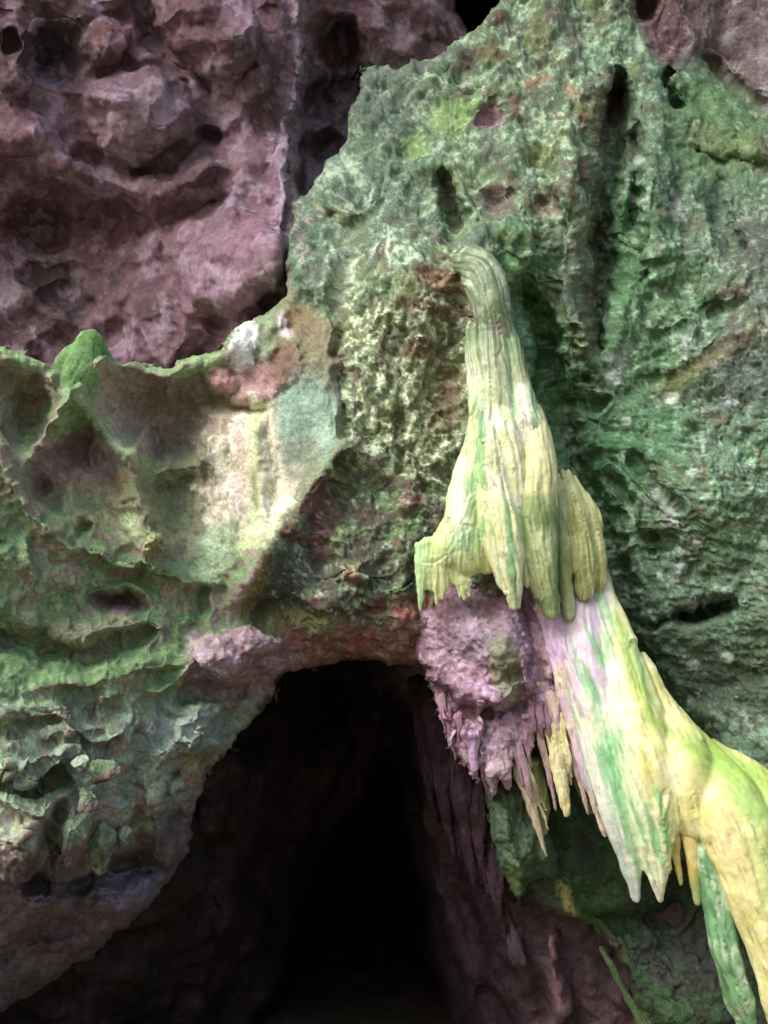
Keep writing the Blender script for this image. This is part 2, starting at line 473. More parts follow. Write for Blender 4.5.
def B_depth(u, v):
    h = np.zeros_like(u)
    # --- ledge, upper crests and pockets
    h += .30 * line(u, v, [(-40, 340), (10, 352), (45, 372), (62, 395), (50, 430), (40, 450)], [24, 22, 20, 18, 18, 14])
    h += .26 * line(u, v, [(90, 345), (84, 380), (72, 404), (52, 425)], [20, 22, 20, 16])
    h += .26 * line(u, v, [(98, 350), (115, 362), (145, 366), (180, 368), (215, 358), (240, 345)], [17, 15, 14, 15, 18, 20]) + .02 * line(u, v, [(98, 350), (115, 362), (145, 366), (180, 368), (215, 358), (240, 345)], 7, True)
    h += .42 * line(u, v, [(88, 400), (98, 418), (115, 440), (130, 455), (136, 480), (137, 505), (148, 530), (160, 545)], [20, 20, 20, 20, 18, 18, 20, 24]) + .02 * line(u, v, [(88, 400), (98, 418), (115, 440), (130, 455), (136, 480), (137, 505), (148, 530), (160, 545)], 7, True)
    h += .20 * line(u, v, [(130, 455), (160, 470), (190, 462), (212, 446)], [16, 14, 16, 20]) + .02 * line(u, v, [(130, 455), (160, 470), (190, 462), (212, 446)], 7, True)
    h += .14 * line(u, v, [(172, 372), (165, 400), (150, 425), (142, 450)], 14)
    h -= .13 * dome(u, v, 130, 406, 44, 40, -25, 1.1)
    h -= .13 * dome(u, v, 182, 425, 34, 42, 20, 1.1)
    h -= .24 * bump(u, v, 158, 452, 20, 13)
    h -= .14 * dome(u, v, 70, 470, 48, 52, -15, 1.1)
    h -= .34 * bump(u, v, 42, 492, 13, 24, -30)
    h -= .13 * dome(u, v, 176, 500, 42, 40, 0, 1.0)
    h -= .10 * dome(u, v, 20, 415, 22, 38, 0, 1.0)
    h += .14 * line(u, v, [(70, 480), (92, 470), (112, 480), (125, 500)], 14)
    h -= .16 * dome(u, v, 80, 524, 13, 9, 10, .8)
    h += .10 * dome(u, v, 152, 545, 18, 18, 0, .6)
    r = np.random.default_rng(33)
    for k in range(34):
        x0, y0 = r.uniform(-20, 200), r.uniform(365, 545); L = r.uniform(22, 60); sl = r.uniform(-.7, .9)
        h += r.uniform(-.06, .12) * line(u, v, [(x0, y0), (x0 + sl * L * .5, y0 + L * .5), (x0 + sl * L * 1.2, y0 + L)], [r.uniform(4, 9), r.uniform(6, 12), 4], True)
    for k in range(5):
        h += .05 * line(u, v, [(78 - k * 4, 388 + k * 5), (60 - k * 4, 408 + k * 5), (42 - k * 3, 424 + k * 4)], 4, True)
    # moss shelf
    h += .20 * line(u, v, [(-50, 430), (0, 455), (22, 490), (45, 525), (70, 545), (105, 556), (150, 568), (190, 580)], [30, 26, 22, 20, 16, 12, 12, 12], True)
    h += .08 * bump(u, v, 100, 580, 80, 24, 8)
    h -= .26 * dome(u, v, 120, 603, 27, 7.5, 6, .6)
    h += .14 * dome(u, v, 105, 632, 60, 22, -6, .6)
    h -= .22 * bump(u, v, 22, 642, 50, 15, 12)
    h -= .2 * line(u, v, [(50, 655), (80, 660), (110, 650), (150, 632)], [10, 8, 7, 5])
    h += .12 * bump(u, v, 110, 672, 120, 18, -6)
    h -= .05 * line(u, v, [(170, 660), (190, 640), (196, 620)], 6)
    h -= .08 * line(u, v, [(112, 700), (150, 690), (180, 670)], [5, 7, 6])
    h += .13 * dome(u, v, 215, 550, 26, 38, 12, .6)
    h -= .12 * dome(u, v, 200, 600, 10, 18, 10, .7)
    # purple nose by the arch
    h += .22 * dome(u, v, 238, 652, 50, 30, -6, .5) + .16 * dome(u, v, 262, 640, 26, 18, 10, .5) + .14 * dome(u, v, 222, 668, 24, 16, -10, .5) + .12 * dome(u, v, 275, 672, 22, 9, -4, .5)
    h -= .16 * line(u, v, [(185, 690), (220, 695), (262, 690), (296, 680)], 6)
    h += .22 * dome(u, v, 200, 725, 34, 30, -25, .6)
    h += .16 * dome(u, v, 172, 752, 26, 22, -20, .6); h += .18 * dome(u, v, 150, 800, 24, 34, 10, .6) + .2 * dome(u, v, 186, 790, 18, 22, 20, .5) + .2 * dome(u, v, 165, 845, 20, 24, 10, .5) + .18 * dome(u, v, 205, 745, 22, 16, -30, .5) + .2 * dome(u, v, 100, 925, 40, 20, -25, .5) + .18 * dome(u, v, 40, 965, 50, 22, -20, .5)
    h += .12 * dome(u, v, 210, 770, 22, 24, 0, .6)
    # bedding ledges on the lower left
    for pts, a, w in (([(0, 715), (30, 705), (62, 712), (68, 722)], .18, 12), ([(0, 770), (30, 770), (62, 760), (66, 748)], .2, 14),
                      ([(40, 735), (80, 728), (120, 735)], .10, 9), ([(0, 800), (40, 815), (60, 825)], .22, 18),
                      ([(100, 700), (160, 690), (190, 672)], .10, 9)):
        h += a * line(u, v, pts, w, True)
    h -= .16 * line(u, v, [(0, 782), (40, 782), (62, 772)], 7)
    h -= .32 * line(u, v, [(58, 815), (52, 840), (40, 870), (32, 885)], [7, 10, 12, 10])
    h -= .30 * bump(u, v, 118, 862, 24, 16); h -= .25 * bump(u, v, 135, 805, 12, 30)
    h += .28 * dome(u, v, 125, 892, 44, 26, -22, .5)
    h -= .2 * line(u, v, [(40, 885), (85, 885), (150, 872)], 6)
    h += .25 * dome(u, v, 20, 850, 34, 34, 0, .5)
    h += .12 * bump(u, v, 60, 905, 30, 14, 10) + .10 * bump(u, v, 10, 930, 24, 16)
    # --- pale skin with flutes, brown and teal bosses
    h += .05 * dome(u, v, 232, 470, 44, 62, 0, .5)
    h += .10 * line(u, v, [(262, 400), (258, 440), (262, 480), (264, 520)], [16, 12, 9, 6], True)
    h += .16 * bump(u, v, 305, 415, 34, 44, 8)
    h += .09 * dome(u, v, 318, 350, 28, 38, -15, .6)
    h += .10 * dome(u, v, 284, 362, 22, 30, 20, .6)
    h += .05 * dome(u, v, 245, 345, 16, 30, 15, .6); h += .08 * dome(u, v, 268, 335, 12, 32, 10, .6); h += .07 * dome(u, v, 284, 322, 9, 14, 0, .6)
    h += .08 * dome(u, v, 250, 385, 38, 22, -10, .6); h -= .12 * line(u, v, [(215, 395), (235, 408), (262, 412)], 7)
    h += .10 * dome(u, v, 222, 378, 14, 12, 0, .6)
    h -= .16 * line(u, v, [(341, 338), (343, 380), (342, 430)], 4)
    # --- buttress
    h += .20 * line(u, v, [(345, 440), (318, 480), (296, 505), (272, 540), (246, 590)], 20)
    h += .16 * bump(u, v, 352, 192, 28, 26, -40)
    h -= .08 * line(u, v, [(330, 215), (345, 228), (365, 218), (390, 190), (402, 168)], 5)
    h += .20 * bump(u, v, 385, 268, 46, 36, 12)
    h += .14 * dome(u, v, 312, 258, 26, 46, -10, .6)
    h -= .17 * dome(u, v, 489, 116, 16, 18, 0, .6)
    h -= .17 * dome(u, v, 503, 203, 17, 21, 10, .7)
    h += .12 * dome(u, v, 512, 235, 22, 18, 0, .6)
    h -= .4 * line(u, v, [(444, 182), (450, 210), (459, 240)], [7, 10, 8])
    h -= .05 * dome(u, v, 430, 185, 30, 20, 0, .7)
    h -= .10 * bump(u, v, 545, 203, 10, 12)
    h -= .12 * bump(u, v, 548, 300, 14, 16); h += 0
    h -= .62 * line(u, v, [(614, 85), (612, 130), (603, 190), (600, 250), (598, 300), (598, 345)], [10, 18, 13, 14, 15, 7])
    h += .24 * line(u, v, [(582, 120), (580, 200), (578, 270), (582, 330)], 24)
    h -= .3 * line(u, v, [(634, 130), (634, 190), (630, 228)], [6, 8, 5])
    h -= .2 * dome(u, v, 615, 100, 16, 22, 0, .6)
    h -= .25 * dome(u, v, 668, 78, 6, 12, 20, .6); h -= .3 * line(u, v, [(664, 84), (678, 105)], 5)
    h -= .42 * dome(u, v, 646, 2, 12, 20, -20, .6)
    h += .22 * line(u, v, [(655, 80), (660, 130), (655, 200), (648, 260)], 22)
    h += .30 * line(u, v, [(470, 255), (486, 300), (498, 380), (500, 470), (505, 560), (505, 600)], [22, 22, 26, 36, 40, 40])
    # gutter along the flowstone
    h -= .40 * line(u, v, [(518, 285), (540, 340), (558, 400), (566, 450), (592, 490), (612, 560), (628, 640), (660, 700), (710, 740)], [10, 15, 18, 14, 15, 16, 18, 16, 10])
    # smooth slope in the upper right corner, cracked off the pink rock
    h += .10 * bump(u, v, 715, 115, 50, 50, 35)
    h -= .22 * line(u, v, [(700, 52), (722, 78), (760, 105), (800, 125)], 7)
    h -= .15 * line(u, v, [(690, 150), (730, 165), (800, 165)], 8)
    h -= .18 * line(u, v, [(718, 180), (715, 220), (735, 250)], 8)
    # right wall: scars and scaly bedding
    h -= .16 * line(u, v, [(606, 476), (625, 500), (640, 545), (652, 582)], 5)
    h -= .12 * line(u, v, [(635, 455), (655, 490), (680, 508)], 5)
    h += .16 * line(u, v, [(628, 505), (640, 545), (651, 580)], 7, True)
    h -= .04 * dome(u, v, 667, 547, 8, 7, 0, .7); h -= .08 * dome(u, v, 650, 536, 8, 4, 0, .7)
    h -= .40 * line(u, v, [(680, 617), (705, 612), (735, 606)], [5, 9, 6])
    h -= .14 * line(u, v, [(640, 625), (680, 620)], 4)
    h -= .06 * line(u, v, [(715, 310), (745, 300)], 6); h -= .05 * line(u, v, [(655, 335), (690, 330)], 6)
    h -= .04 * line(u, v, [(640, 385), (690, 370), (725, 345)], 6)
    h -= .10 * dome(u, v, 585, 378, 8, 7); h -= .12 * line(u, v, [(570, 405), (602, 402)], 5)
    h += .22 * bump(u, v, 700, 500, 60, 60, 0)
    h -= .18 * bump(u, v, 720, 690, 70, 45)
    # under the fan and the red lip over the arch
    h -= .05 * line(u, v, [(250, 612), (300, 618), (360, 616), (425, 600)], 10)
    h += .05 * bump(u, v, 335, 620, 60, 16)
    h += .03 * bump(u, v, 410, 640, 24, 22)
    h -= .07 * dome(u, v, 322, 555, 22, 15, 0, .7); h += .12 * dome(u, v, 355, 570, 22, 16, 0, .5)
    # lower dark rock
    h -= .25 * bump(u, v, 690, 925, 40, 30); h -= .3 * bump(u, v, 675, 885, 20, 16)
    h += .15 * line(u, v, [(604, 955), (624, 990), (644, 1024), (665, 1070)], 8, True)
    h -= .25 * line(u, v, [(600, 925), (640, 925), (680, 905)], 10)
    h += .2 * dome(u, v, 560, 890, 40, 50, 0, .6)
    h += .15 * dome(u, v, 700, 1010, 40, 40, 0, .6)
    return B_base(u, v) - h


LEFT_LINE = [(284, 240), (292, 300), (316, 312), (338, 335), (342, 380), (342, 440), (318, 478), (292, 505), (266, 545), (244, 600), (246, 622), (284, 640), (292, 690)]
RIGHT_LINE = [(640, -60), (640, 20), (650, 60), (625, 90), (612, 130), (603, 200), (599, 260), (598, 345), (560, 400), (566, 450), (592, 500), (606, 560), (622, 650)]
LOW_LINE = [(622, 650), (660, 705), (710, 745), (840, 790)]


def region_weights(u, v):
    d, t, s = polyseg(u, v, LEFT_LINE)
    left = sstep(-6, 6, d * np.where(s > 0, 1, -1))
    left = left * (v > 240) * (u < 345)
    d, t, s = polyseg(u, v, RIGHT_LINE + LOW_LINE[1:])
    right = sstep(-8, 8, d * np.where(s < 0, 1, -1))
    return left, right


def B_disp(p, u, v, N):
    left, right = region_weights(u, v)
    cen = np.clip(1 - left - right, 0, 1)
    # craggy weights
    lowleft = left * sstep(660, 720, v)
    upled = left * (1 - sstep(540, 580, v))
    pale = np.clip(bump(u, v, 245, 460, 45, 70) + bump(u, v, 310, 390, 45, 80) + bump(u, v, 250, 370, 40, 40), 0, 1)
    smoothtop = np.clip(bump(u, v, 345, 190, 60, 70) + bump(u, v, 385, 265, 45, 35) + bump(u, v, 720, 110, 70, 55), 0, 1)
    crag = cen * (1 - smoothtop * .8) * .95 + right * .7 * (1 - smoothtop * .8) + lowleft * .45 + left * (1 - upled) * (1 - sstep(660, 720, v)) * .5 + upled * .5
    crag = crag * (1 - .8 * pale)
    darklow = cen * sstep(490, 530, v) * (1 - sstep(440, 470, u))
    rough = sstep(-.25, .35, fbm(p * 1.7 + 71, 3))               # rough and smoother patches
    q = p + .10 * np.stack([fbm(p * 3 + 5, 3), fbm(p * 3 + 15, 3), fbm(p * 3 + 25, 3)], 1)
    w1, w2, idc = worley(q * np.array([3.6, 3.6, 4.6]))
    w1b, w2b, idb = worley(q * 9 + 3)
    cr = crag * (.45 + .75 * rough)
    h = .05 * (np.clip((w2 - w1) * 1.3, 0, 1) - .4) * cr * (1 + .9 * lowleft)
    h = h + .022 * (np.clip((w2b - w1b) * 1.3, 0, 1) - .4) * cr
    tq = fbm(q * np.array([1.8, 1.8, 2.6]) + 33, 5, .55)
    h = h + .11 * (terrace(tq, 5, .35) - tq * .3) * cr
    h = h + .16 * facets(q * np.array([2.4, 2.4, 2.0]) + 7) * cr + .065 * facets(q * 6.5 + 17) * cr * (.6 + .5 * rough) + (.15 * facets(q * np.array([3.6, 3.6, 4.6]) + 47) + .05 * facets(q * 10 + 57) + .018 * facets(q * 24 + 67)) * lowleft + .022 * facets(q * 16 + 27) * (cr + .1)
    rib = fbm(q * np.array([2.6, 2.0, .9]) + 12, 4, .55)
    h = h + .20 * rib * cen * (1 - smoothtop * .5) * (1 - sstep(480, 520, v)) + .16 * rib * right * (1 - sstep(330, 420, v))
    tq2 = fbm(q * np.array([5, 5, 7]) + 63, 4, .55)
    h = h + .03 * (terrace(tq2, 4, .3) - tq2 * .3) * cr
    h = h + .12 * fbm(p * 1.4, 4) * (.45 + .55 * crag)
    h = h + .022 * fbm(p * 9 + 2, 4, .65) * (.5 + .6 * cr)
    h = h + .016 * fbm(p * 26, 3, .7) * (.45 + cr)
    h = h + .022 * (ridged(q * 7 + 40, 3, .55) - .65) * cr
    # scaly bedding on the right wall (dips to the lower left)
    q = p * np.array([2.2, 2.2, 9.0]); q[:, 2] += p[:, 0] * 2.2
    sc = ridged(q, 4, .6)
    h = h + .05 * (sc - .6) * right * sstep(330, 480, v) * (1 - .5 * sstep(640, 700, v))
    # fine drip flutes on the pale skin and upper crests
    ql = p * np.array([16, 10, 1.8])
    fl = fbm(ql, 3)
    h = h + .010 * fl * pale
    h = h + .03 * fl * left * np.clip(bump(u, v, 55, 410, 30, 25) + bump(u, v, 195, 370, 30, 16) + bump(u, v, 30, 560, 26, 50), 0, 1)
    # pits
    pw, _, pid = worley(p * 5 + 20)
    h = h - .06 * np.clip(1 - pw * 3.0, 0, 1) * (cen + right * .8) * (pid > .5)
    pw, _, pid = worley(q * 13 + 31)
    h = h - .028 * np.clip(1 - pw * 2.4, 0, 1) * (cen * (1 - smoothtop * .6) + right + lowleft * .6) * (pid > .4)
    return h


def B_col(p, m):
    u, v, N, hh = m['u'], m['v'], m['N'], m['h']
    left, right = region_weights(u, v)
    cen = np.clip(1 - left - right, 0, 1)
    n1 = fbm(p * 1.5, 4); n2 = fbm(p * 4 + 9, 4, .6); n3 = fbm(p * 12 + 3, 4, .65); n4 = fbm(p * 30 + 13, 3, .7)
    nb = fbm(p * 2.4 + 50, 4, .6)
    up = N @ np.array([-.25, -.35, .9])
    c = np.tile(C(104, 92, 88), (len(p), 1))

    def pt(cc, k, amt=1.0):
        nonlocal c
        c = mix(c, np.asarray(cc), k * amt)

    def el(cx, cy, rx, ry, rot=0, soft=.35, rag=.35, nn=None):
        r = ell(u, v, cx, cy, rx, ry, rot)
        return sstep(-soft, soft, 1 - r + (n2 if nn is None else nn) * rag)

    def po(pts, soft=4, rag=8, nn=None):
        return sstep(-soft, soft, sdf(u, v, pts) + (n2 * .6 + n3 * .5 if nn is None else nn) * rag)

    # ---------- buttress base: mint / olive lichen over brown rock
    pt(C(106, 130, 102), cen * sstep(-.35, .15, n2 + .25))
    pt(C(166, 194, 162), cen * sstep(.02, .36, n3 + n2 * .5) * .9)
    pt(C(98, 106, 98), cen * sstep(.05, .4, fbm(p * 2.8 + 140, 4)) * .7)
    pt(C(120, 132, 84), cen * sstep(.1, .45, nb) * .7)
    pt(C(104, 84, 72), cen * sstep(.2, .45, n1 * .6 - n2 * .7) * .55)
    pt(C(112, 70, 58), cen * sstep(.32, .5, fbm(p * 5 + 77, 4)) * .3)
    # smooth mint top
    tp = np.clip(bump(u, v, 350, 180, 60, 75) + bump(u, v, 300, 250, 25, 60) + bump(u, v, 395, 150, 40, 60), 0, 1)
    pt(C(92, 112, 96), tp * .8)
    pt(C(132, 164, 138), tp * sstep(.15, .45, n3 + n2 * .3) * .7)
    pt(C(98, 112, 104), el(375, 90, 40, 26, -25) * .8)
    pt(C(126, 156, 84), el(455, 110, 26, 16, -25) * .7 + el(415, 140, 12, 14) * .6)
    pt(C(96, 104, 60), el(335, 215, 24, 8, 25) * .7)
    pt(C(118, 128, 72), el(345, 325, 50, 16, -8) * .5)
    pt(C(124, 114, 116), (left + cen).clip(0, 1) * el(292, 262, 26, 70, 4) * sstep(-.1, .3, n2) * .7)
    # radiating mound, its shine painted as pale streaks
    ang = np.arctan2(v - 225, u - 388)
    rad = .5 + .8 * fbm(np.stack([ang * 4.5 + n2 * .5, np.hypot(u - 388, v - 225) / 40, np.full(u.shape, 3.3)], 1), 3)
    pt(C(196, 208, 184), el(388, 270, 55, 44, 10) * sstep(.55, .95, rad + n3 * .25) * .8)
    ang2 = np.arctan2(v - 220, u - 372)
    pt(C(186, 204, 180), el(352, 190, 34, 32, -40) * sstep(.55, .9, .5 + .8 * fbm(np.stack([ang2 * 4 + n2 * .4, np.hypot(u - 372, v - 220) / 40, np.full(u.shape, 8.1)], 1), 3) + n3 * .2) * .6)
    # white lichen crust right of the teal boss
    cr = po([(345, 300), (440, 290), (478, 300), (478, 420), (440, 500), (350, 470), (344, 380)], 14, 20)
    pt(C(116, 126, 92), cr * .6)
    pt(C(206, 212, 180), cr * sstep(.12, .30, n3 + .15 * n4 + .12 * n2) * .9)
    pt(C(112, 80, 78), cr * sstep(.2, .4, -n3 + n2 * .3) * .7)
    pt(C(150, 150, 110), el(440, 395, 26, 40) * .5)
    # brown stains by the cap
    pt(C(120, 84, 70), el(440, 280, 30, 14, 10) * .8); pt(C(110, 78, 66), el(432, 310, 34, 8, 10) * .7); pt(C(112, 72, 66), el(420, 350, 26, 10, 0) * .6)
    pt(C(118, 82, 78), el(450, 395, 10, 30, 10) * .5)
    # purple pockets
    pt(C(150, 118, 130), el(491, 116, 12, 14) * .9); pt(C(112, 92, 92), el(503, 203, 14, 18) * .9)
    pt(C(120, 92, 88), el(544, 204, 10, 12) * .7); pt(C(148, 128, 142), el(553, 298, 13, 15) * .8)
    pt(C(126, 80, 62), el(610, 110, 34, 34) * sstep(-.1, .3, n3) * .8); pt(C(138, 104, 84), el(545, 90, 30, 40) * sstep(.1, .4, n2) * .7)
    pt(C(150, 108, 120), el(614, 100, 10, 14) * .8)
    pt(C(84, 70, 56), line(u, v, [(612, 100), (606, 190), (600, 260), (598, 340)], 13) * .8)
    # emerald gutter
    em = line(u, v, [(515, 240), (535, 320), (552, 390), (580, 450), (606, 540), (625, 640), (665, 700)], [30, 36, 36, 36, 34, 34, 26])
    pt(C(70, 122, 76), em * .75); pt(C(110, 160, 112), em * sstep(.1, .4, n3) * .6)
    # dark craggy apron above the arch
    ap = po([(342, 440), (300, 500), (268, 545), (246, 600), (262, 622), (420, 620), (452, 560), (455, 500), (420, 480), (370, 470)], 8, 12)
    pt(C(84, 78, 70), ap * .85)
    pt(C(96, 116, 78), ap * sstep(-.05, .3, n2 + up * .35 - .1) * .9)
    pt(C(120, 144, 98), ap * sstep(.2, .45, n3 + up * .2) * .6)
    pt(C(112, 72, 78), ap * sstep(.15, .4, nb + .25 * bump(u, v, 380, 505, 60, 18)) * .75)
    pt(C(72, 84, 82), ap * el(290, 570, 34, 28) * .6)
    pt(C(130, 112, 60), el(256, 585, 12, 38, 12) * .7); pt(C(140, 92, 70), el(352, 570, 12, 12) * .5)
    pt(C(134, 134, 70), el(305, 622, 44, 8, 0) * .6)
    # red lip
    lip = po([(262, 640), (290, 622), (320, 634), (350, 616), (384, 626), (420, 600), (470, 612), (500, 700), (430, 700), (400, 690), (300, 700)], 8, 22)
    pt(C(138, 96, 92), lip * .85); pt(C(150, 86, 80), lip * sstep(.1, .4, n2) * .6); pt(C(116, 84, 84), lip * sstep(.15, .4, -n3) * .7)
    pt(C(112, 110, 84), lip * sstep(.2, .5, nb) * .5)
    # ---------- right wall
    pt(C(102, 130, 106), right * .9)
    pt(C(84, 118, 82), right * sstep(-.1, .3, n1) * .7)
    pt(C(152, 186, 156), right * sstep(.10, .4, n3 + n2 * .4) * .8)
    pt(C(82, 78, 74), right * sstep(.12, .4, n2 - n1 * .3) * .65)
    pt(C(172, 186, 184), right * sstep(.38, .55, n2) * .7)
    pt(C(112, 92, 74), right * sstep(.28, .5, nb) * .55)
    pt(C(126, 104, 64), line(u, v, [(660, 390), (690, 372), (720, 350), (760, 330)], 9) * .6)
    pt(C(66, 120, 72), right * bump(u, v, 630, 430, 60, 60) * .55); pt(C(84, 132, 84), right * bump(u, v, 620, 260, 14, 60) * .6)
    pt(C(74, 82, 68), right * bump(u, v, 730, 680, 90, 45) * .8)
    pt(C(78, 72, 74), right * bump(u, v, 760, 250, 40, 60) * .7); pt(C(86, 82, 92), right * bump(u, v, 750, 370, 40, 45) * .6)
    for (a, b, r) in ((692, 665, 7), (726, 656, 7), (716, 522, 7), (735, 525, 7), (690, 470, 6), (613, 380, 7), (672, 395, 7), (640, 160, 6), (626, 420, 5)):
        pt(C(190, 206, 190), el(a, b, r, r * .8) * .75)
    pt(C(92, 124, 82), el(712, 120, 52, 56, 30) * .8); pt(C(112, 128, 84), el(730, 150, 40, 18, 20) * .6)
    pk = po([(640, -60), (636, 10), (652, 50), (668, 70), (700, 56), (730, 82), (790, 120), (850, 150), (850, -60)], 8, 10)
    pt(C(118, 98, 104), pk * .95); pt(C(150, 138, 146), pk * sstep(-.1, .4, n2 + (u - 740) * .006) * .7)
    pt(C(116, 82, 86), pk * bump(u, v, 665, 30, 28, 40) * .7)
    # ---------- lower rock below the flowstone
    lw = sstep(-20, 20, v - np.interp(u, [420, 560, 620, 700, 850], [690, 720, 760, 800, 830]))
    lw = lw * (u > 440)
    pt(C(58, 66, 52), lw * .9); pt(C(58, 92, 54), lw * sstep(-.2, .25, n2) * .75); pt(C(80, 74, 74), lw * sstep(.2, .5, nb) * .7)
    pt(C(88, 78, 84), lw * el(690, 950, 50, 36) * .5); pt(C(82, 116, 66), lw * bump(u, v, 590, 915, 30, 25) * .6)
    pt(C(160, 154, 92), el(568, 900, 7, 22, -20, .35, .9, n3) * .8); pt(C(92, 112, 88), el(515, 830, 24, 40) * .7)
    pt(C(104, 150, 78), line(u, v, [(604, 955), (624, 990), (644, 1024), (665, 1070)], 6) * .9)
    pt(C(108, 76, 78), lw * po([(500, 880), (560, 915), (610, 940), (650, 1030), (600, 1040), (520, 930)], 8, 8) * .8)
    # ---------- ledge
    pt(C(146, 122, 118), left * .95)
    pt(C(124, 128, 92), left * sstep(-.1, .35, n1 + .1) * .7)
    pt(C(160, 128, 128), left * sstep(.15, .5, n2) * .5)
    pt(C(158, 136, 130), left * el(130, 405, 44, 40) * .8); pt(C(142, 118, 110), left * el(185, 415, 30, 38) * .7)
    pt(C(172, 134, 142), left * el(75, 460, 34, 22, 20) * .8); pt(C(190, 180, 172), left * el(112, 455, 18, 14, 30) * .7)
    pt(C(152, 150, 108), left * el(90, 505, 40, 24) * .8); pt(C(150, 124, 82), left * el(122, 485, 10, 14) * .7)
    pt(C(116, 120, 84), left * el(172, 500, 38, 38) * .9)
    pt(C(160, 160, 92), left * el(152, 545, 16, 16) * .8); pt(C(178, 192, 138), left * el(128, 525, 10, 18, 10) * .7)
    # moss where daylight lands
    moss = left * sstep(.42, .80, up + n2 * .26 + n3 * .16 + .25 * sstep(540, 580, v))
    zone = np.clip(1 - el(150, 430, 60, 60) * .5 - el(75, 470, 46, 36) * .8 - el(175, 500, 36, 40) * .8, 0, 1) * (1 - .6 * sstep(760, 860, v))
    pt(C(88, 126, 66), moss * zone * .9); pt(C(112, 148, 86), moss * zone * sstep(0, .4, n3) * .8)
    sh = po([(-60, 470), (10, 475), (45, 530), (100, 552), (160, 562), (210, 575), (235, 640), (190, 720), (100, 700), (-60, 730)], 14, 22)
    pt(C(92, 126, 72), sh * sstep(-.35, .1, n2 + up * .3) * .85); pt(C(112, 144, 90), sh * sstep(.05, .4, n3) * .6)
    pt(C(128, 122, 96), sh * el(95, 630, 50, 18, -6) * .75); pt(C(118, 84, 92), el(120, 603, 26, 7, 6) * .95)
    pt(C(146, 150, 118), sh * sstep(.25, .5, n3 - up * .2) * .6); pt(C(104, 88, 88), sh * sstep(.32, .55, nb - up * .2) * .7)
    crest = np.clip(line(u, v, [(-40, 344), (10, 352), (45, 370)], 9) + line(u, v, [(100, 352), (115, 362), (145, 366), (180, 368), (215, 358)], 6) * .8
                    + line(u, v, [(180, 372), (215, 360)], 12) + line(u, v, [(55, 430), (80, 422), (98, 418), (115, 440), (130, 455), (165, 472)], 6), 0, 1)
    pt(C(124, 158, 98), left * crest * sstep(-.4, .1, n3) * .9)
    pt(C(104, 146, 84), left * el(75, 400, 20, 22) * .6)
    # pale flowstone skin, pink halo
    pt(C(178, 128, 130), left * el(252, 384, 36, 20, 5) * .85); pt(C(190, 160, 138), left * el(232, 420, 30, 22, -10) * .7)
    pt(C(166, 116, 118), left * el(222, 376, 10, 9) * .8)
    pale = po([(206, 436), (228, 440), (240, 415), (256, 396), (284, 396), (284, 430), (298, 468), (300, 485), (288, 520), (270, 552), (214, 550), (198, 526),
               (204, 500), (192, 484), (212, 470)], 2.0, 15)
    pt(C(192, 184, 156), left * pale); pt(C(208, 200, 188), left * pale * sstep(0, .35, n2) * .8)
    stk = fbm(np.stack([(u + n2 * 10) / 6, v / 45, np.full(u.shape, 5.5)], 1), 4)
    pt(C(176, 140, 132), left * pale * sstep(.05, .4, stk) * .7); pt(C(140, 132, 96), left * pale * sstep(.15, .45, -stk) * .6)
    pt(C(196, 172, 154), left * pale * el(248, 480, 10, 20, 10) * .7); pt(C(150, 172, 106), left * pale * sstep(515, 545, v) * .7)
    pt(C(166, 180, 120), left * line(u, v, [(258, 405), (256, 450), (258, 500), (252, 545)], 6) * .8); pt(C(120, 124, 70), left * line(u, v, [(255, 470), (257, 510)], 2.5) * .8)
    pt(C(216, 214, 212), left * el(244, 345, 12, 26, 12, .2, .5, n3) * .95); pt(C(222, 206, 214), left * el(284, 322, 8, 12, 0, .2, .4) * .95)
    pt(C(150, 92, 104), left * el(282, 324, 3, 4) * .8); pt(C(126, 142, 106), left * el(266, 335, 10, 26, 12) * .8)
    pt(C(122, 98, 62), left * el(300, 315, 18, 16) * .9); pt(C(116, 86, 70), left * el(284, 362, 18, 24, 20) * .95); pt(C(118, 108, 76), left * el(318, 350, 24, 38, -10) * .85)
    pt(C(118, 148, 130), left * el(308, 415, 32, 42, 10) * .95); pt(C(152, 180, 156), left * el(322, 428, 12, 16, 20) * .6); pt(C(114, 120, 100), left * el(300, 460, 18, 26, 30) * .8)
    # mint boss and drip net near the shelf
    pt(C(150, 176, 132), left * el(213, 550, 18, 30, 10) * .85); pt(C(130, 150, 116), left * el(192, 565, 20, 10) * .6)
    # purple nose, lower-left blocks
    nose = po([(190, 632), (250, 622), (290, 640), (300, 670), (280, 690), (225, 700), (186, 690)], 6, 9)
    pt(C(142, 112, 122), nose * .95); pt(C(168, 142, 160), nose * sstep(0, .3, n3) * .7); pt(C(154, 168, 110), nose * sstep(.2, .4, nb + .2) * .6 * (v < 655))
    pt(C(148, 138, 84), el(238, 715, 18, 14) * .8); pt(C(128, 88, 86), el(196, 770, 16, 26, 20) * .8); pt(C(170, 164, 112), el(194, 764, 8, 14, 20) * .8)
    ll = left * sstep(680, 720, v)
    pt(C(102, 118, 100), ll * sstep(-.3, .1, n2) * .8); pt(C(128, 150, 124), ll * sstep(.1, .35, n3 + up * .2) * .7); pt(C(108, 92, 94), ll * sstep(.2, .4, -n3) * .8)
    pt(C(112, 124, 128), ll * el(185, 725, 40, 30) * .5)
    bot = sstep(-14, 14, v - np.interp(u, [-60, 20, 60, 130, 200], [805, 840, 880, 850, 800]) + n2 * 14)
    pt(C(94, 76, 86), left * bot * .9); pt(C(86, 66, 70), left * bot * sstep(0, .4, nb) * .7); pt(C(150, 150, 120), left * el(14, 850, 24, 30) * sstep(.05, .3, n3) * .7)  # shade of the down-facing rim put into its colour
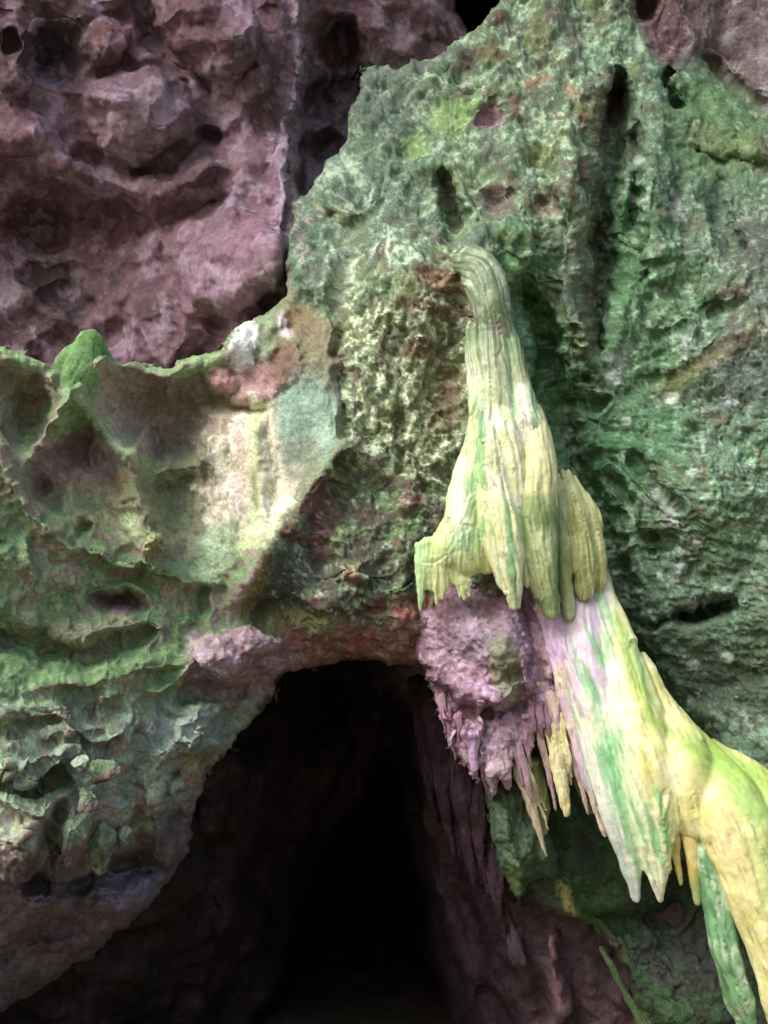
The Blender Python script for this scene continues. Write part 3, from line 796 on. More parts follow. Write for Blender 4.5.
    pt(C(106, 98, 120), left * el(132, 890, 34, 20, -20) * .7)
    # ---------- shared: mineral specks and darker grain
    pt(C(206, 210, 190), (cen * (1 - lw) + right * .7) * sstep(.30, .6, fbm(p * 16 + 90, 3, .6) + n2 * .4) * .4)
    c = c * (1 + .16 * n4 + .12 * n3)[:, None]
    return c


V_, Q_, m_ = sheet(-275, 978, -115, 1142, B_depth, OUT, warp=(9, 36), disp=B_disp, curl=(11, .22), skirt=1.6, phase=-1.465)
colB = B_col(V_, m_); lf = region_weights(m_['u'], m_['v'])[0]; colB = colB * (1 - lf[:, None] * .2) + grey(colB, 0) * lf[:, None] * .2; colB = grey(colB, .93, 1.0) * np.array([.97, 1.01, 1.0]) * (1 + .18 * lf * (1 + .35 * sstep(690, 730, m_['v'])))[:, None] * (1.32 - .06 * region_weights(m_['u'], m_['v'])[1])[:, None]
fc_u = m_['u'][Q_].mean(1) + 5 * np.sin(m_['v'][Q_].mean(1) * .21); fc_v = m_['v'][Q_].mean(1)
d, t, s = polyseg(fc_u, fc_v, LEFT_LINE)
isleft = ((s > 0) & (fc_u < 346) & (fc_v > 230)) | ((fc_v > 690) & (fc_u < 350)) | ((fc_u < 290) & (fc_v > 240) & (fc_v < 600) & (s > 0))
d, t, s = polyseg(fc_u, fc_v, RIGHT_LINE + LOW_LINE[1:])
isright = (s < 0) & ~isleft
low_v = np.interp(fc_u, [400, 500, 560, 622, 660, 710, 840], [742, 745, 720, 660, 705, 745, 790])
islow = (~isleft) & (~isright) & (fc_v > low_v)
isbut = ~(isleft | isright | islow)
for nm, sel, lab, cat in (('rock_ledge', isleft, 'mossy green and pink rock ledge with smooth hollows left of the dark opening', 'rock ledge'),
                          ('rock_buttress', isbut, 'lichen covered rock buttress arching over the dark opening beside the flowstone', 'rock buttress'),
                          ('rocky_wall', isright, 'dark green scaly rock face right of the pale flowstone', 'rock face'),
                          ('shaded_rock', islow, 'shadowed dark green rock below the yellow flowstone fingers', 'rock')):
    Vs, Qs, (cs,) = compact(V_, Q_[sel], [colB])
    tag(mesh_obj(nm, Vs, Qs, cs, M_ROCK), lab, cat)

# ------------------------------------------------------------------ 3. the dark passage behind the arch
D_base = tps([(-60, 700, 6.2), (100, 700, 6.6), (330, 600, 8.6), (330, 690, 9.6), (235, 770, 6.7), (385, 770, 9.8), (350, 900, 11), (350, 1100, 11), (270, 1000, 8.6),
              (195, 880, 6.35), (60, 1080, 6.4), (130, 1000, 6.4), (440, 1000, 9.2), (455, 800, 7.5), (520, 960, 7.2), (600, 1040, 7.0), (500, 650, 7.3), (700, 700, 8.2), (760, 1090, 7.6)])


def D_depth(u, v):
    h = np.zeros_like(u)
    r = np.random.default_rng(4)
    for pts, a, w in (([(440, 740), (452, 820), (468, 875)], .35, 18), ([(412, 700), (425, 800), (446, 900), (470, 1010)], .40, 16), ([(470, 790), (492, 880), (505, 960)], .3, 16),
                      ([(550, 930), (556, 980), (560, 1060)], .30, 14), ([(500, 880), (525, 960), (530, 1060)], .3, 18), ([(310, 690), (255, 800), (225, 900)], .25, 20),
                      ([(360, 700), (320, 800), (285, 900)], .35, 22), ([(230, 900), (205, 980), (190, 1060)], .3, 22), ([(385, 690), (372, 740), (352, 800)], .3, 14)):
        h += a * line(u, v, pts, w, True)
    h += .25 * dome(u, v, 222, 820, 30, 26, 20) + .25 * dome(u, v, 250, 930, 40, 30)
    cleft = [(388, 762), (404, 820), (424, 900), (446, 990), (460, 1140), (235, 1140), (268, 1010), (300, 900), (345, 820)]
    h -= 5.0 * sstep(-4, 26, sdf(u, v, cleft))
    return D_base(u, v) - h


def D_disp(p, u, v, N):
    f1, f2, i = worley(p * 1.8 + fbm(p * 1.5, 3)[:, None] * .4)
    return .22 * (f1 ** 2 - .3) + .18 * fbm(p * 1.5, 4) + .05 * fbm(p * 6, 3)


def D_col(p, m):
    u, v = m['u'], m['v']
    n1 = fbm(p * 1.2, 4); n2 = fbm(p * 4, 4)
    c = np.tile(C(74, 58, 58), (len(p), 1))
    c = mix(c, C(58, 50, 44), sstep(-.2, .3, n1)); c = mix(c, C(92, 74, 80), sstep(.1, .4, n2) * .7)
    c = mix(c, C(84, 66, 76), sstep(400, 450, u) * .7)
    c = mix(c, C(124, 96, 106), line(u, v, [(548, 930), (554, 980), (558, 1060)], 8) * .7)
    return c


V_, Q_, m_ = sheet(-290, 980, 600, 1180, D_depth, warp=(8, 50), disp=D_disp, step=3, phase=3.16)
tag(mesh_obj('cave_passage', V_, Q_, grey(D_col(V_, m_), .9, .62) * (1 + 1.6 * sstep(395, 440, m_['u']))[:, None], M_DARK), 'unlit brown passage running back under the arch', 'cave passage', kind='structure')  # shade put into the colour: darkened inside, most on the left

# ------------------------------------------------------------------ 4. purple overhang under the drapery
OV = [(416, 640), (416, 575), (560, 575), (570, 620), (584, 700), (580, 742), (566, 732), (558, 748), (550, 718), (541, 704), (536, 730), (528, 736), (523, 764), (515, 758),
      (510, 796), (500, 778), (494, 800), (487, 786), (482, 764), (477, 780), (471, 766), (463, 764), (456, 750), (448, 744), (442, 728), (439, 708), (431, 692), (427, 672), (418, 662)]
F_base = tps([(415, 575, 6.3), (470, 580, 6.25), (560, 580, 6.3), (416, 640, 6.2), (430, 690, 6.05), (450, 625, 6.02), (505, 640, 5.82), (470, 690, 5.88), (440, 735, 5.95), (475, 765, 5.85), (500, 760, 5.85), (550, 720, 5.92), (600, 700, 6.1)])


def F_depth(u, v):
    h = np.zeros_like(u)
    h += .13 * bump(u, v, 506, 660, 22, 30, -12) + .08 * bump(u, v, 470, 635, 26, 22)
    h -= .08 * line(u, v, [(528, 610), (536, 650), (534, 690)], 8)
    h += .11 * line(u, v, [(424, 662), (446, 684), (472, 694), (498, 700), (522, 684)], [9, 10, 12, 14, 9], True)
    h -= .13 * line(u, v, [(436, 690), (458, 706), (484, 714), (512, 712), (530, 700)], [6, 8, 9, 9, 6])
    r = np.random.default_rng(11)
    for k in range(12):
        x0 = r.uniform(428, 572); y0 = np.interp(x0, [428, 450, 500, 540, 572], [655, 690, 700, 650, 625]) + r.uniform(-12, 22)
        L = r.uniform(24, 60)
        h += r.uniform(.03, .085) * line(u, v, [(x0, y0), (x0 + L * r.uniform(.05, .25), y0 + L)], [r.uniform(5, 9), 3], True)
    return F_base(u, v) - h


def F_disp(p, u, v, N):
    tq = fbm(p * np.array([5, 5, 3.5]) + 8, 4, .55)
    h = .06 * (terrace(tq, 5, .3) - tq * .3) + .07 * facets(p * np.array([4, 4, 3]) + 3) + .016 * facets(p * 12 + 5)
    t2 = fbm(p * 11 + 60, 3); h = (h + .012 * (terrace(t2, 4, .3) - t2 * .4)) * (.45 + .55 * sstep(650, 700, v))
    return h + .05 * fbm(p * 4, 4) + .009 * fbm(p * np.array([20, 20, 4]), 3) + .009 * fbm(p * 20, 3, .7)


def F_col(p, m):
    u, v = m['u'], m['v']
    n2 = fbm(p * 5, 4); n3 = fbm(p * 14, 4, .65)
    c = np.tile(C(158, 122, 140), (len(p), 1))
    c = mix(c, C(186, 156, 184), sstep(0, .35, n3)); c = mix(c, C(116, 82, 84), sstep(.1, .4, -n2) * .7)
    c = mix(c, C(138, 128, 142), bump(u, v, 480, 640, 36, 26) * .7)
    c = mix(c, C(126, 134, 96), sstep(-.3, .3, 1 - ell(u, v, 506, 668, 15, 34, -12) + n2 * .3) * .85)
    c = mix(c, C(186, 160, 192), bump(u, v, 552, 645, 12, 40, -12) * .6); c = mix(c, C(170, 130, 110), bump(u, v, 545, 655, 6, 14) * .7)
    c = mix(c, C(190, 168, 170), sstep(735, 775, v) * .5)
    return c * (1 + .15 * n3)[:, None]


V_, Q_, m_ = sheet(408, 600, 566, 806, F_depth, OV, warp=(6, 16), disp=F_disp, curl=(6, .10), skirt=.7, step=1.0)
tag(mesh_obj('rock_overhang', V_, Q_, grey(F_col(V_, m_), .82, 1.0), M_PINK), 'purple crumbling rock overhang with jagged lower edge under the pale drapery', 'rock overhang')

# hanging green rib at the right side of the opening
RIB = [(482, 770), (500, 768), (520, 775), (540, 800), (556, 850), (560, 880), (545, 878), (528, 884), (520, 902), (510, 888), (500, 862), (492, 830), (486, 800)]


def R_depth(u, v):
    h = .22 * dome(u, v, 520, 825, 34, 60, -15, .5) - .15 * line(u, v, [(530, 880), (540, 870)], 6) + .08 * line(u, v, [(500, 780), (512, 840), (525, 880)], 6, True)
    return 6.25 - h + 0 * u


def R_disp(p, u, v, N):
    return .05 * fbm(p * np.array([9, 9, 3]), 4) + .03 * fbm(p * 14, 4, .7)


def R_col(p, m):
    u, v = m['u'], m['v']; n = fbm(p * 6, 4); n3 = fbm(p * 18, 3)
    c = np.tile(C(92, 116, 92), (len(p), 1)); c = mix(c, C(116, 100, 104), (1 - sstep(775, 800, v + n * 20)))
    c = mix(c, C(124, 150, 84), bump(u, v, 513, 878, 8, 14)); c = mix(c, C(70, 84, 62), sstep(.1, .4, n) * .7)
    return c * (1 + .2 * n3)[:, None]


V_, Q_, m_ = sheet(474, 570, 760, 912, R_depth, RIB, warp=(5, 22), disp=R_disp, curl=(12, .3), skirt=.5, step=1.2)
tag(mesh_obj('rock_rib', V_, Q_, R_col(V_, m_), M_ROCK), 'dull green rock rib hanging below the purple overhang beside the dark opening', 'rock')


# ------------------------------------------------------------------ 5. flowstone: tongues swept along flow lines
def spline(pts, n):
    pts = np.asarray(pts, float); k = len(pts)
    t = np.linspace(0, k - 1, n); i = np.clip(np.floor(t).astype(int), 0, k - 2); f = (t - i)[:, None]
    g = lambda j: pts[np.clip(j, 0, k - 1)]
    a, b, c, d = g(i - 1), g(i), g(i + 1), g(i + 2)
    return .5 * ((2 * b) + (c - a) * f + (2 * a - 5 * b + 4 * c - d) * f ** 2 + (3 * b - a - 3 * c + d) * f ** 3)


def tongue(pts, thick=.8, n=None, ring=22, tip=True, head=True):
    """pts: (u, v, depth, halfwidth px). A closed tapering tube with an oval section."""
    a = np.asarray(pts, float)
    L = np.linalg.norm(np.diff(a[:, :2], axis=0), axis=1).sum()
    n = n or max(12, int(L / 3))
    s = spline(a, n)
    w = np.clip(s[:, 3], .6, None)
    t = np.linspace(0, 1, n)
    if tip:
        x = np.clip((1 - t) * L / np.maximum(w * 1.1, 1e-3), 0, 1); w = w * np.sqrt(np.clip(1 - (1 - x) ** 2, 0.003, 1))
    if head:
        x = np.clip(t * L / np.maximum(w * 1.1, 1e-3), 0, 1); w = w * np.sqrt(np.clip(1 - (1 - x) ** 2, 0.003, 1))
    cen = P(s[:, 0], s[:, 1], s[:, 2])
    r = w * s[:, 2] / F
    tan = np.gradient(cen, axis=0); tan /= np.linalg.norm(tan, axis=1)[:, None] + 1e-9
    view = CAM - cen; view -= (view * tan).sum(1)[:, None] * tan; view /= np.linalg.norm(view, axis=1)[:, None]
    side = np.cross(tan, view)
    th = np.linspace(0, 2 * np.pi, ring, endpoint=False)
    V = cen[:, None] + r[:, None, None] * (np.cos(th)[None, :, None] * side[:, None] + thick * np.sin(th)[None, :, None] * view[:, None])
    V = V.reshape(-1, 3)
    i = np.arange(n - 1)[:, None] * ring; j = np.arange(ring)[None]; j2 = (j + 1) % ring
    Q = np.stack([i + j, i + j2, i + ring + j2, i + ring + j], -1).reshape(-1, 4)
    # end caps as fans of quads collapsed onto two centre points
    V = np.vstack([V, cen[:1], cen[-1:]])
    c0, c1 = len(V) - 2, len(V) - 1
    T = [(c0, (k + 1) % ring, k) for k in range(ring)] + [(c1, (n - 1) * ring + k, (n - 1) * ring + (k + 1) % ring) for k in range(ring)]
    return V, Q, np.array(T), s


def remesh(tongs, voxel, smooth=4):
    """fuse tongues into one body"""
    me = bpy.data.meshes.new('fuse'); vs = []; fs = []; o = 0
    for V, Q, T, s in tongs:
        vs += V.tolist(); fs += (Q + o).tolist(); fs += (T + o).tolist(); o += len(V)
    me.from_pydata(vs, [], fs); me.update()
    ob = bpy.data.objects.new('fuse', me); COL.objects.link(ob)
    md = ob.modifiers.new('r', 'REMESH'); md.mode = 'VOXEL'; md.voxel_size = voxel
    if smooth:
        ms = ob.modifiers.new('s', 'SMOOTH'); ms.factor = .5; ms.iterations = smooth
    dg = bpy.context.evaluated_depsgraph_get(); dg.update()
    ev = ob.evaluated_get(dg); m2 = ev.to_mesh()
    n = len(m2.vertices); V = np.zeros(n * 3, np.float32); m2.vertices.foreach_get('co', V)
    N = np.zeros(n * 3, np.float32); m2.vertex_normals.foreach_get('vector', N)
    lt = np.zeros(len(m2.polygons), np.int32); m2.polygons.foreach_get('loop_total', lt)
    lv = np.zeros(len(m2.loops), np.int32); m2.loops.foreach_get('vertex_index', lv)
    assert (lt == 4).all()
    Q = lv.reshape(-1, 4).copy()
    ev.to_mesh_clear(); bpy.data.objects.remove(ob); bpy.data.meshes.remove(me)
    return V.reshape(-1, 3).astype(float), Q, N.reshape(-1, 3).astype(float)


def flow_coords(u, v, tongs):
    best = np.full(u.shape, 1e9); off = np.zeros(u.shape); al = np.zeros(u.shape); tid = np.zeros(u.shape)
    for k, tg in enumerate(tongs):
        s = tg[3]; pts = s[::3, :2] if len(s) > 9 else s[:, :2]
        d, t, sd = polyseg(u, v, pts)
        w = np.interp(t, np.linspace(0, 1, len(s)), np.clip(s[:, 3], 1, None))
        L = np.linalg.norm(np.diff(s[:, :2], axis=0), axis=1).sum()
        m = d / w < best
        best = np.where(m, d / w, best); off = np.where(m, d * sd, off); al = np.where(m, t * L, al); tid = np.where(m, k, tid)
    return off, al, tid


def flute(V, N, tongs, amp, fs=5.0, ls=60.0):
    u, v, _ = proj(V)
    off, al, tid = flow_coords(u, v, tongs)
    wob = 3 * fbm(np.stack([al / 35, off / 12, tid * 2.3], 1), 3)
    q = np.stack([(off + wob) / fs, al / ls, tid * 3.7], 1)
    n = fbm(q, 3, .6)
    r = ridged(np.stack([(off + wob) / (fs * 2.8), al / (ls * 1.6), tid * 5.1 + 9], 1), 2)
    h = amp * (n * .38 + (r - .7) * 1.3) + .009 * fbm(V * 5, 3) + .0012 * fbm(V * 28, 3, .65)
    return V + N * h[:, None], n, off, al, tid


def flow_piece(name, tl, col, parent=None, voxel=.016, amp=.02, fs=4.5, ls=60, smooth=3, mat=None, **kw):
    tg = [tongue(t, **kw) for t in tl]
    V, Q, N = remesh(tg, voxel, smooth)
    V, n, off, al, tid = flute(V, N, tg, amp, fs, ls)
    u, v, d = proj(V)
    cc = col(V, u, v, n, al, tid, N)
    return mesh_obj(name, V, Q, cc, mat or M_FLOW, parent)


def emp(name, loc):
    o = bpy.data.objects.new(name, None); o.location = loc; o.empty_display_size = .2
    return link(o)


def base_mix(V, n, a, b, c_):
    n2 = fbm(V * 3 + 4, 3); n3 = fbm(V * 9, 4)
    c = np.tile(a, (len(V), 1)); c = mix(c, b, sstep(-.1, .4, n2 + n * .5)); c = mix(c, c_, sstep(.15, .45, n3 + n * .4) * .7)
    return c, n2, n3


CREAM, YEL, WHT, GRN, OLV, LIL = C(228, 226, 176), C(222, 214, 132), C(238, 240, 222), C(128, 190, 132), C(150, 160, 84), C(206, 180, 214)


# --- upper tier
def up_col(V, u, v, n, al, tid, N):
    c, n2, n3 = base_mix(V, n, C(216, 224, 180), C(208, 216, 148), C(238, 242, 218))
    c = mix(c, C(120, 182, 122), line(u, v, [(474, 395), (472, 430), (466, 480), (482, 540)], [8, 10, 14, 8]) * sstep(-.4, .15, n + n2) * .9)
    c = mix(c, C(226, 216, 138), bump(u, v, 495, 560, 14, 40) * .6)
    c = mix(c, C(150, 164, 124), sstep(512, 530, u) * (1 - sstep(430, 520, v)) * .7 * sstep(-.4, .2, n))
    c = mix(c, C(232, 238, 222), sstep(-.05, .35, n2 - n * .3) * .75)
    c = mix(c, C(112, 180, 118), sstep(.16, .40, fbm(np.stack([(u - v * .12) / 8, v / 110, n2 * .5 + 2.7], 1), 3)) * .75)
    c = mix(c, C(226, 214, 140), sstep(.15, .45, n3 + n * .3) * bump(u, v, 500, 550, 26, 50) * .7)
    c = mix(c, C(122, 144, 104), (1 - sstep(340, 425, v + n * 26 + n2 * 22)) * .8)
    c = mix(c, C(120, 92, 66), sstep(.25, .5, fbm(np.stack([al / 30, tid * 9, n * 2.2], 1), 3)) * .55)
    return c * (1 + .1 * n3)[:, None]


def olive_col(V, u, v, n, al, tid, N):
    c, n2, n3 = base_mix(V, n, C(180, 192, 142), C(152, 168, 112), C(204, 210, 168))
    top = 1 - sstep(488, 500, v + n * 4)
    c = mix(c, C(212, 212, 160), top * (u < 562)); c = mix(c, C(112, 140, 96), sstep(500, 520, v) * (u < 562) * sstep(-.2, .4, n2 + n) * .8)
    c = mix(c, C(84, 80, 50), sstep(.25, .5, -n) * .4)  # painted shade in the flute creases
    return c * (1 + .1 * n3)[:, None]


def lobe_col(V, u, v, n, al, tid, N):
    c, n2, n3 = base_mix(V, n, C(192, 198, 138), C(172, 182, 116), C(212, 216, 164))
    c = mix(c, C(110, 96, 60), sstep(.2, .5, -n) * .5)  # creases between flutes darkened as shade
    return c * (1 + .08 * n3)[:, None]


def fringe_col(V, u, v, n, al, tid, N):
    c, n2, n3 = base_mix(V, n, C(216, 228, 160), C(198, 220, 146), C(240, 244, 206))
    c = mix(c, C(236, 242, 224), bump(u, v, 460, 505, 12, 34) * .9)
    c = mix(c, C(104, 182, 114), line(u, v, [(478, 400), (473, 440), (474, 490), (482, 530)], [5, 8, 9, 6]) * sstep(-.5, .1, n + n2) * .85)
    c = mix(c, C(164, 212, 160), (1 - sstep(416, 436, u + n * 8)) * .7); c = mix(c, C(160, 204, 160), bump(u, v, 465, 540, 16, 14) * .7)
    return c


def cap_col(V, u, v, n, al, tid, N):
    c, n2, n3 = base_mix(V, n, C(130, 150, 118), C(112, 132, 98), C(190, 204, 176))
    c = mix(c, C(74, 86, 58), sstep(.1, .4, -n) * .6)  # shade of the grooves put into the colour
    c = mix(c, C(158, 118, 134), sstep(-.5, .5, 1 - ell(u, v, 500, 328, 8, 9) + n3 * 1.3) * .45)
    return c


up = emp('flowstone_drapery', P(510, 610, 6.2))
tag(up, 'pale yellow upper flowstone drapery of fluted tongues hanging above the purple overhang', 'flowstone')
fr = [[(480, 385, 6.1, 4), (474, 430, 5.99, 9), (466, 480, 5.93, 15), (462, 520, 5.92, 19), (466, 552, 5.93, 20), (474, 575, 5.95, 12)],
      [(470, 500, 5.95, 14), (455, 540, 5.95, 22), (440, 560, 5.98, 16), (420, 562, 6.05, 10)],
      [(484, 470, 5.93, 14), (484, 530, 5.92, 16), (488, 575, 5.95, 8)]]
r3 = np.random.default_rng(5)
for k in range(15):
    x = 418 + k * 5.2; y0 = 556 - k * .9 + r3.uniform(-3, 3)
    ln = np.interp(k, [0, 2, 4, 8, 14], [50, 54, 42, 46, 26]) * r3.uniform(.7, 1.2)
    fr.append([(x + 3, y0 - 18, 5.95, 6), (x + 2, y0 + ln * .4, 5.92, r3.uniform(3.8, 5.4)), (x + 2 + k * .4, y0 + ln, 5.93, 1.8)])
flow_piece('curtain', fr + [
    [(492, 322, 6.15, 11), (493, 345, 6.06, 15), (495, 375, 6.0, 17), (500, 420, 5.95, 16)],
    [(500, 318, 6.15, 10), (508, 350, 6.08, 14), (518, 395, 6.0, 17), (530, 440, 5.93, 18), (534, 500, 5.93, 12)],
    [(486, 370, 6.1, 10), (486, 400, 6.02, 14), (484, 440, 5.95, 16)],
    [(482, 385, 6.0, 8), (486, 420, 5.92, 13), (494, 470, 5.86, 17), (504, 530, 5.8, 18), (511, 575, 5.76, 12), (516, 611, 5.76, 5)],
    [(492, 395, 5.98, 10), (505, 440, 5.88, 17), (515, 490, 5.84, 14), (524, 545, 5.84, 9), (528, 588, 5.86, 5)],
    [(478, 440, 5.95, 9), (484, 490, 5.88, 13), (496, 540, 5.84, 14), (507, 590, 5.83, 9)],
    [(456, 262, 6.36, 12), (474, 266, 6.22, 20), (486, 282, 6.14, 22), (491, 304, 6.1, 20), (496, 330, 6.1, 17), (499, 352, 6.08, 15)],
    [(474, 322, 6.36, 6), (474, 345, 6.2, 10), (477, 372, 6.08, 12), (478, 396, 6.02, 12), (476, 420, 6.0, 8)]],
    lambda V, u, v, n, al, tid, N: mix(mix(fringe_col(V, u, v, n, al, tid, N), up_col(V, u, v, n, al, tid, N), sstep(-8, 8, u - np.interp(v, [330, 380, 440, 500, 560, 600], [440, 470, 474, 482, 490, 500]) + n * 8)),
                                       cap_col(V, u, v, n, al, tid, N), 1 - sstep(330, 352, v + n * 14)),
    up, voxel=.009, amp=.015, fs=3.4, ls=130, smooth=4, thick=.8)
flow_piece('tongue', [[(526, 405, 6.06, 14), (532, 432, 5.94, 18), (538, 470, 5.84, 19), (540, 530, 5.82, 17), (547, 580, 5.83, 13), (553, 619, 5.85, 8)],
                      [(526, 520, 5.85, 8), (533, 560, 5.83, 9), (541, 600, 5.86, 7)]], olive_col, up, voxel=.01, amp=.016, fs=4, ls=80)
flow_piece('tongue', [[(552, 470, 5.98, 8), (558, 520, 5.93, 9), (564, 570, 5.93, 9), (569, 621, 5.95, 6)]], olive_col, up, voxel=.01, amp=.012, fs=4, ls=80)
flow_piece('tongue', [[(562, 470, 6.05, 7), (572, 505, 5.98, 13), (582, 550, 5.95, 13), (586, 602, 5.98, 9)],
                      [(568, 476, 6.05, 6), (588, 515, 6.0, 11), (598, 560, 6.0, 9), (598, 600, 6.05, 5)],
                      [(561, 480, 6.0, 6), (566, 520, 5.95, 9), (575, 575, 5.95, 7)]], lobe_col, up, voxel=.009, amp=.022, fs=2.6, ls=100, thick=.7)
# --- lower tier
def low_col(V, u, v, n, al, tid, N):
    c, n2, n3 = base_mix(V, n * .5, C(224, 220, 158), C(214, 212, 134), C(234, 234, 190))
    edge = u - np.interp(v, [600, 640, 735, 810, 895], [560, 555, 580, 604, 634])     # distance from the left border
    c = mix(c, C(222, 232, 196), (1 - sstep(40, 62, edge + n2 * 14 + n * 8)) * .85)
    gl = line(u, v, [(604, 605), (612, 660), (618, 720), (612, 770), (622, 830), (634, 895)], [8, 9, 9, 12, 12, 9])
    c = mix(c, C(120, 186, 130), gl * sstep(-.5, .1, n2 + n) * .9)
    c = mix(c, C(164, 206, 170), line(u, v, [(590, 680), (604, 740), (618, 800)], 12) * .6 * sstep(-.2, .3, n3))
    c = mix(c, C(204, 180, 208), (1 - sstep(670, 730, v + n3 * 40)) * (1 - sstep(592, 612, u + n2 * 16)) * .8)
    c = mix(c, C(110, 184, 118), sstep(.18, .4, fbm(np.stack([(u * .9 - v * .32) / 9, (v + u * .3) / 90, n2 * .6], 1), 3)) * (1 - sstep(70, 95, edge)) * .7)
    c = mix(c, C(216, 206, 220), (1 - sstep(4, 16, edge)) * sstep(700, 740, v) * .5)
    c = mix(c, C(150, 182, 84), line(u, v, [(616, 615), (636, 680), (652, 720), (700, 752), (768, 785)], [4, 7, 8, 8, 10]) * .8)
    c = mix(c, C(152, 190, 88), sstep(-.3, .3, 1 - ell(u, v, 740, 780, 62, 28, 35) + n2 * .5) * .75)
    c = mix(c, C(120, 96, 64), sstep(.30, .5, fbm(np.stack([(u - v * .4) / 5, (v + u * .4) / 70, n3 * .8], 1), 3)) * .35)
    c = mix(c, C(164, 208, 120), line(u, v, [(730, 780), (760, 830), (775, 900)], 14) * .5)
    c = mix(c, C(228, 206, 156), bump(u, v, 722, 840, 20, 60, -20) * .5); c = mix(c, C(232, 226, 200), bump(u, v, 672, 775, 14, 22) * .6)
    c = mix(c, C(196, 180, 200), bump(u, v, 650, 893, 10, 10) * .7)
    return c * (1 + .06 * n3)[:, None]


def greenf_col(V, u, v, n, al, tid, N):
    c, n2, n3 = base_mix(V, n, C(122, 168, 122), C(98, 142, 98), C(196, 214, 184))
    c = mix(c, C(206, 206, 140), sstep(.2, .4, n2) * sstep(950, 980, v) * .8); c = mix(c, C(74, 96, 60), sstep(.2, .45, -n) * .6)  # yellow low down; painted shade in the flute grooves
    return c


def yell_col(V, u, v, n, al, tid, N):
    c, n2, n3 = base_mix(V, n * .5, C(214, 200, 128), C(204, 184, 108), C(226, 214, 150))
    c = mix(c, C(142, 170, 110), sstep(868, 890, v) * .7)
    return c


lo = emp('flowstone_cascade', P(640, 895, 5.6))
tag(lo, 'large smooth yellow and green lower flowstone cascade splitting into fingers at right', 'flowstone')
flow_piece('body', [[(574, 575, 6.2, 14), (578, 606, 6.06, 18), (584, 660, 5.88, 20), (598, 730, 5.75, 22), (616, 800, 5.65, 20), (628, 850, 5.62, 15), (637, 903, 5.62, 4)],
                    [(592, 570, 6.2, 14), (602, 605, 6.05, 17), (618, 660, 5.88, 25), (636, 730, 5.68, 30), (648, 790, 5.58, 28), (656, 850, 5.55, 17), (660, 905, 5.56, 4)],
                    [(632, 650, 6.0, 14), (652, 710, 5.8, 24), (676, 760, 5.62, 34), (690, 805, 5.55, 26), (700, 838, 5.55, 16)],
                    [(650, 700, 5.95, 18), (690, 758, 5.7, 28), (728, 810, 5.48, 36), (752, 880, 5.38, 30), (772, 950, 5.34, 26), (790, 1040, 5.34, 18)],
                    [(680, 742, 5.95, 16), (730, 778, 5.7, 28), (775, 830, 5.5, 44), (810, 900, 5.4, 50), (830, 1000, 5.4, 40), (840, 1090, 5.4, 20)],
                    [(556, 640, 5.98, 5), (572, 700, 5.86, 6), (586, 760, 5.78, 5), (596, 806, 5.76, 2.5)], [(566, 640, 5.95, 6), (584, 710, 5.82, 7), (600, 780, 5.72, 5), (612, 842, 5.7, 2.5)],
                   [(690, 790, 5.58, 10), (700, 840, 5.54, 7), (708, 872, 5.54, 3)], [(664, 820, 5.6, 7), (668, 850, 5.58, 5), (671, 872, 5.58, 2.5)],
                   [(668, 800, 5.58, 20), (665, 835, 5.55, 16)]], low_col, lo, voxel=.011, amp=.016, fs=5, ls=120, smooth=9, ring=30, thick=.65)
flow_piece('stalactite', [[(672, 815, 5.6, 9), (674, 845, 5.58, 7), (682, 887, 5.58, 3)]], yell_col, lo, amp=.006)
flow_piece('stalactite', [[(688, 812, 5.58, 12), (690, 845, 5.55, 8), (695, 880, 5.55, 6), (698, 906, 5.56, 3.5)]], yell_col, lo, amp=.006)
flow_piece('stalactite', [[(700, 830, 5.55, 8), (712, 870, 5.5, 12), (724, 930, 5.46, 14), (738, 985, 5.44, 14), (752, 1026, 5.44, 7)],
                          [(704, 850, 5.58, 8), (716, 920, 5.52, 11), (734, 990, 5.5, 12), (744, 1030, 5.5, 6)]], greenf_col, lo, amp=.022, fs=4, ls=60)


# ------------------------------------------------------------------ 6. single stalactites under the overhang
def stal_col(a, b):
    def f(V, u, v, n, al, tid, N):
        c, n2, n3 = base_mix(V, n, a, b, a * 1.12)
        c = mix(c, a * .45, sstep(.2, .5, -n) * .5)  # darker copy of the colour paints shade into the creases
        return c
    return f


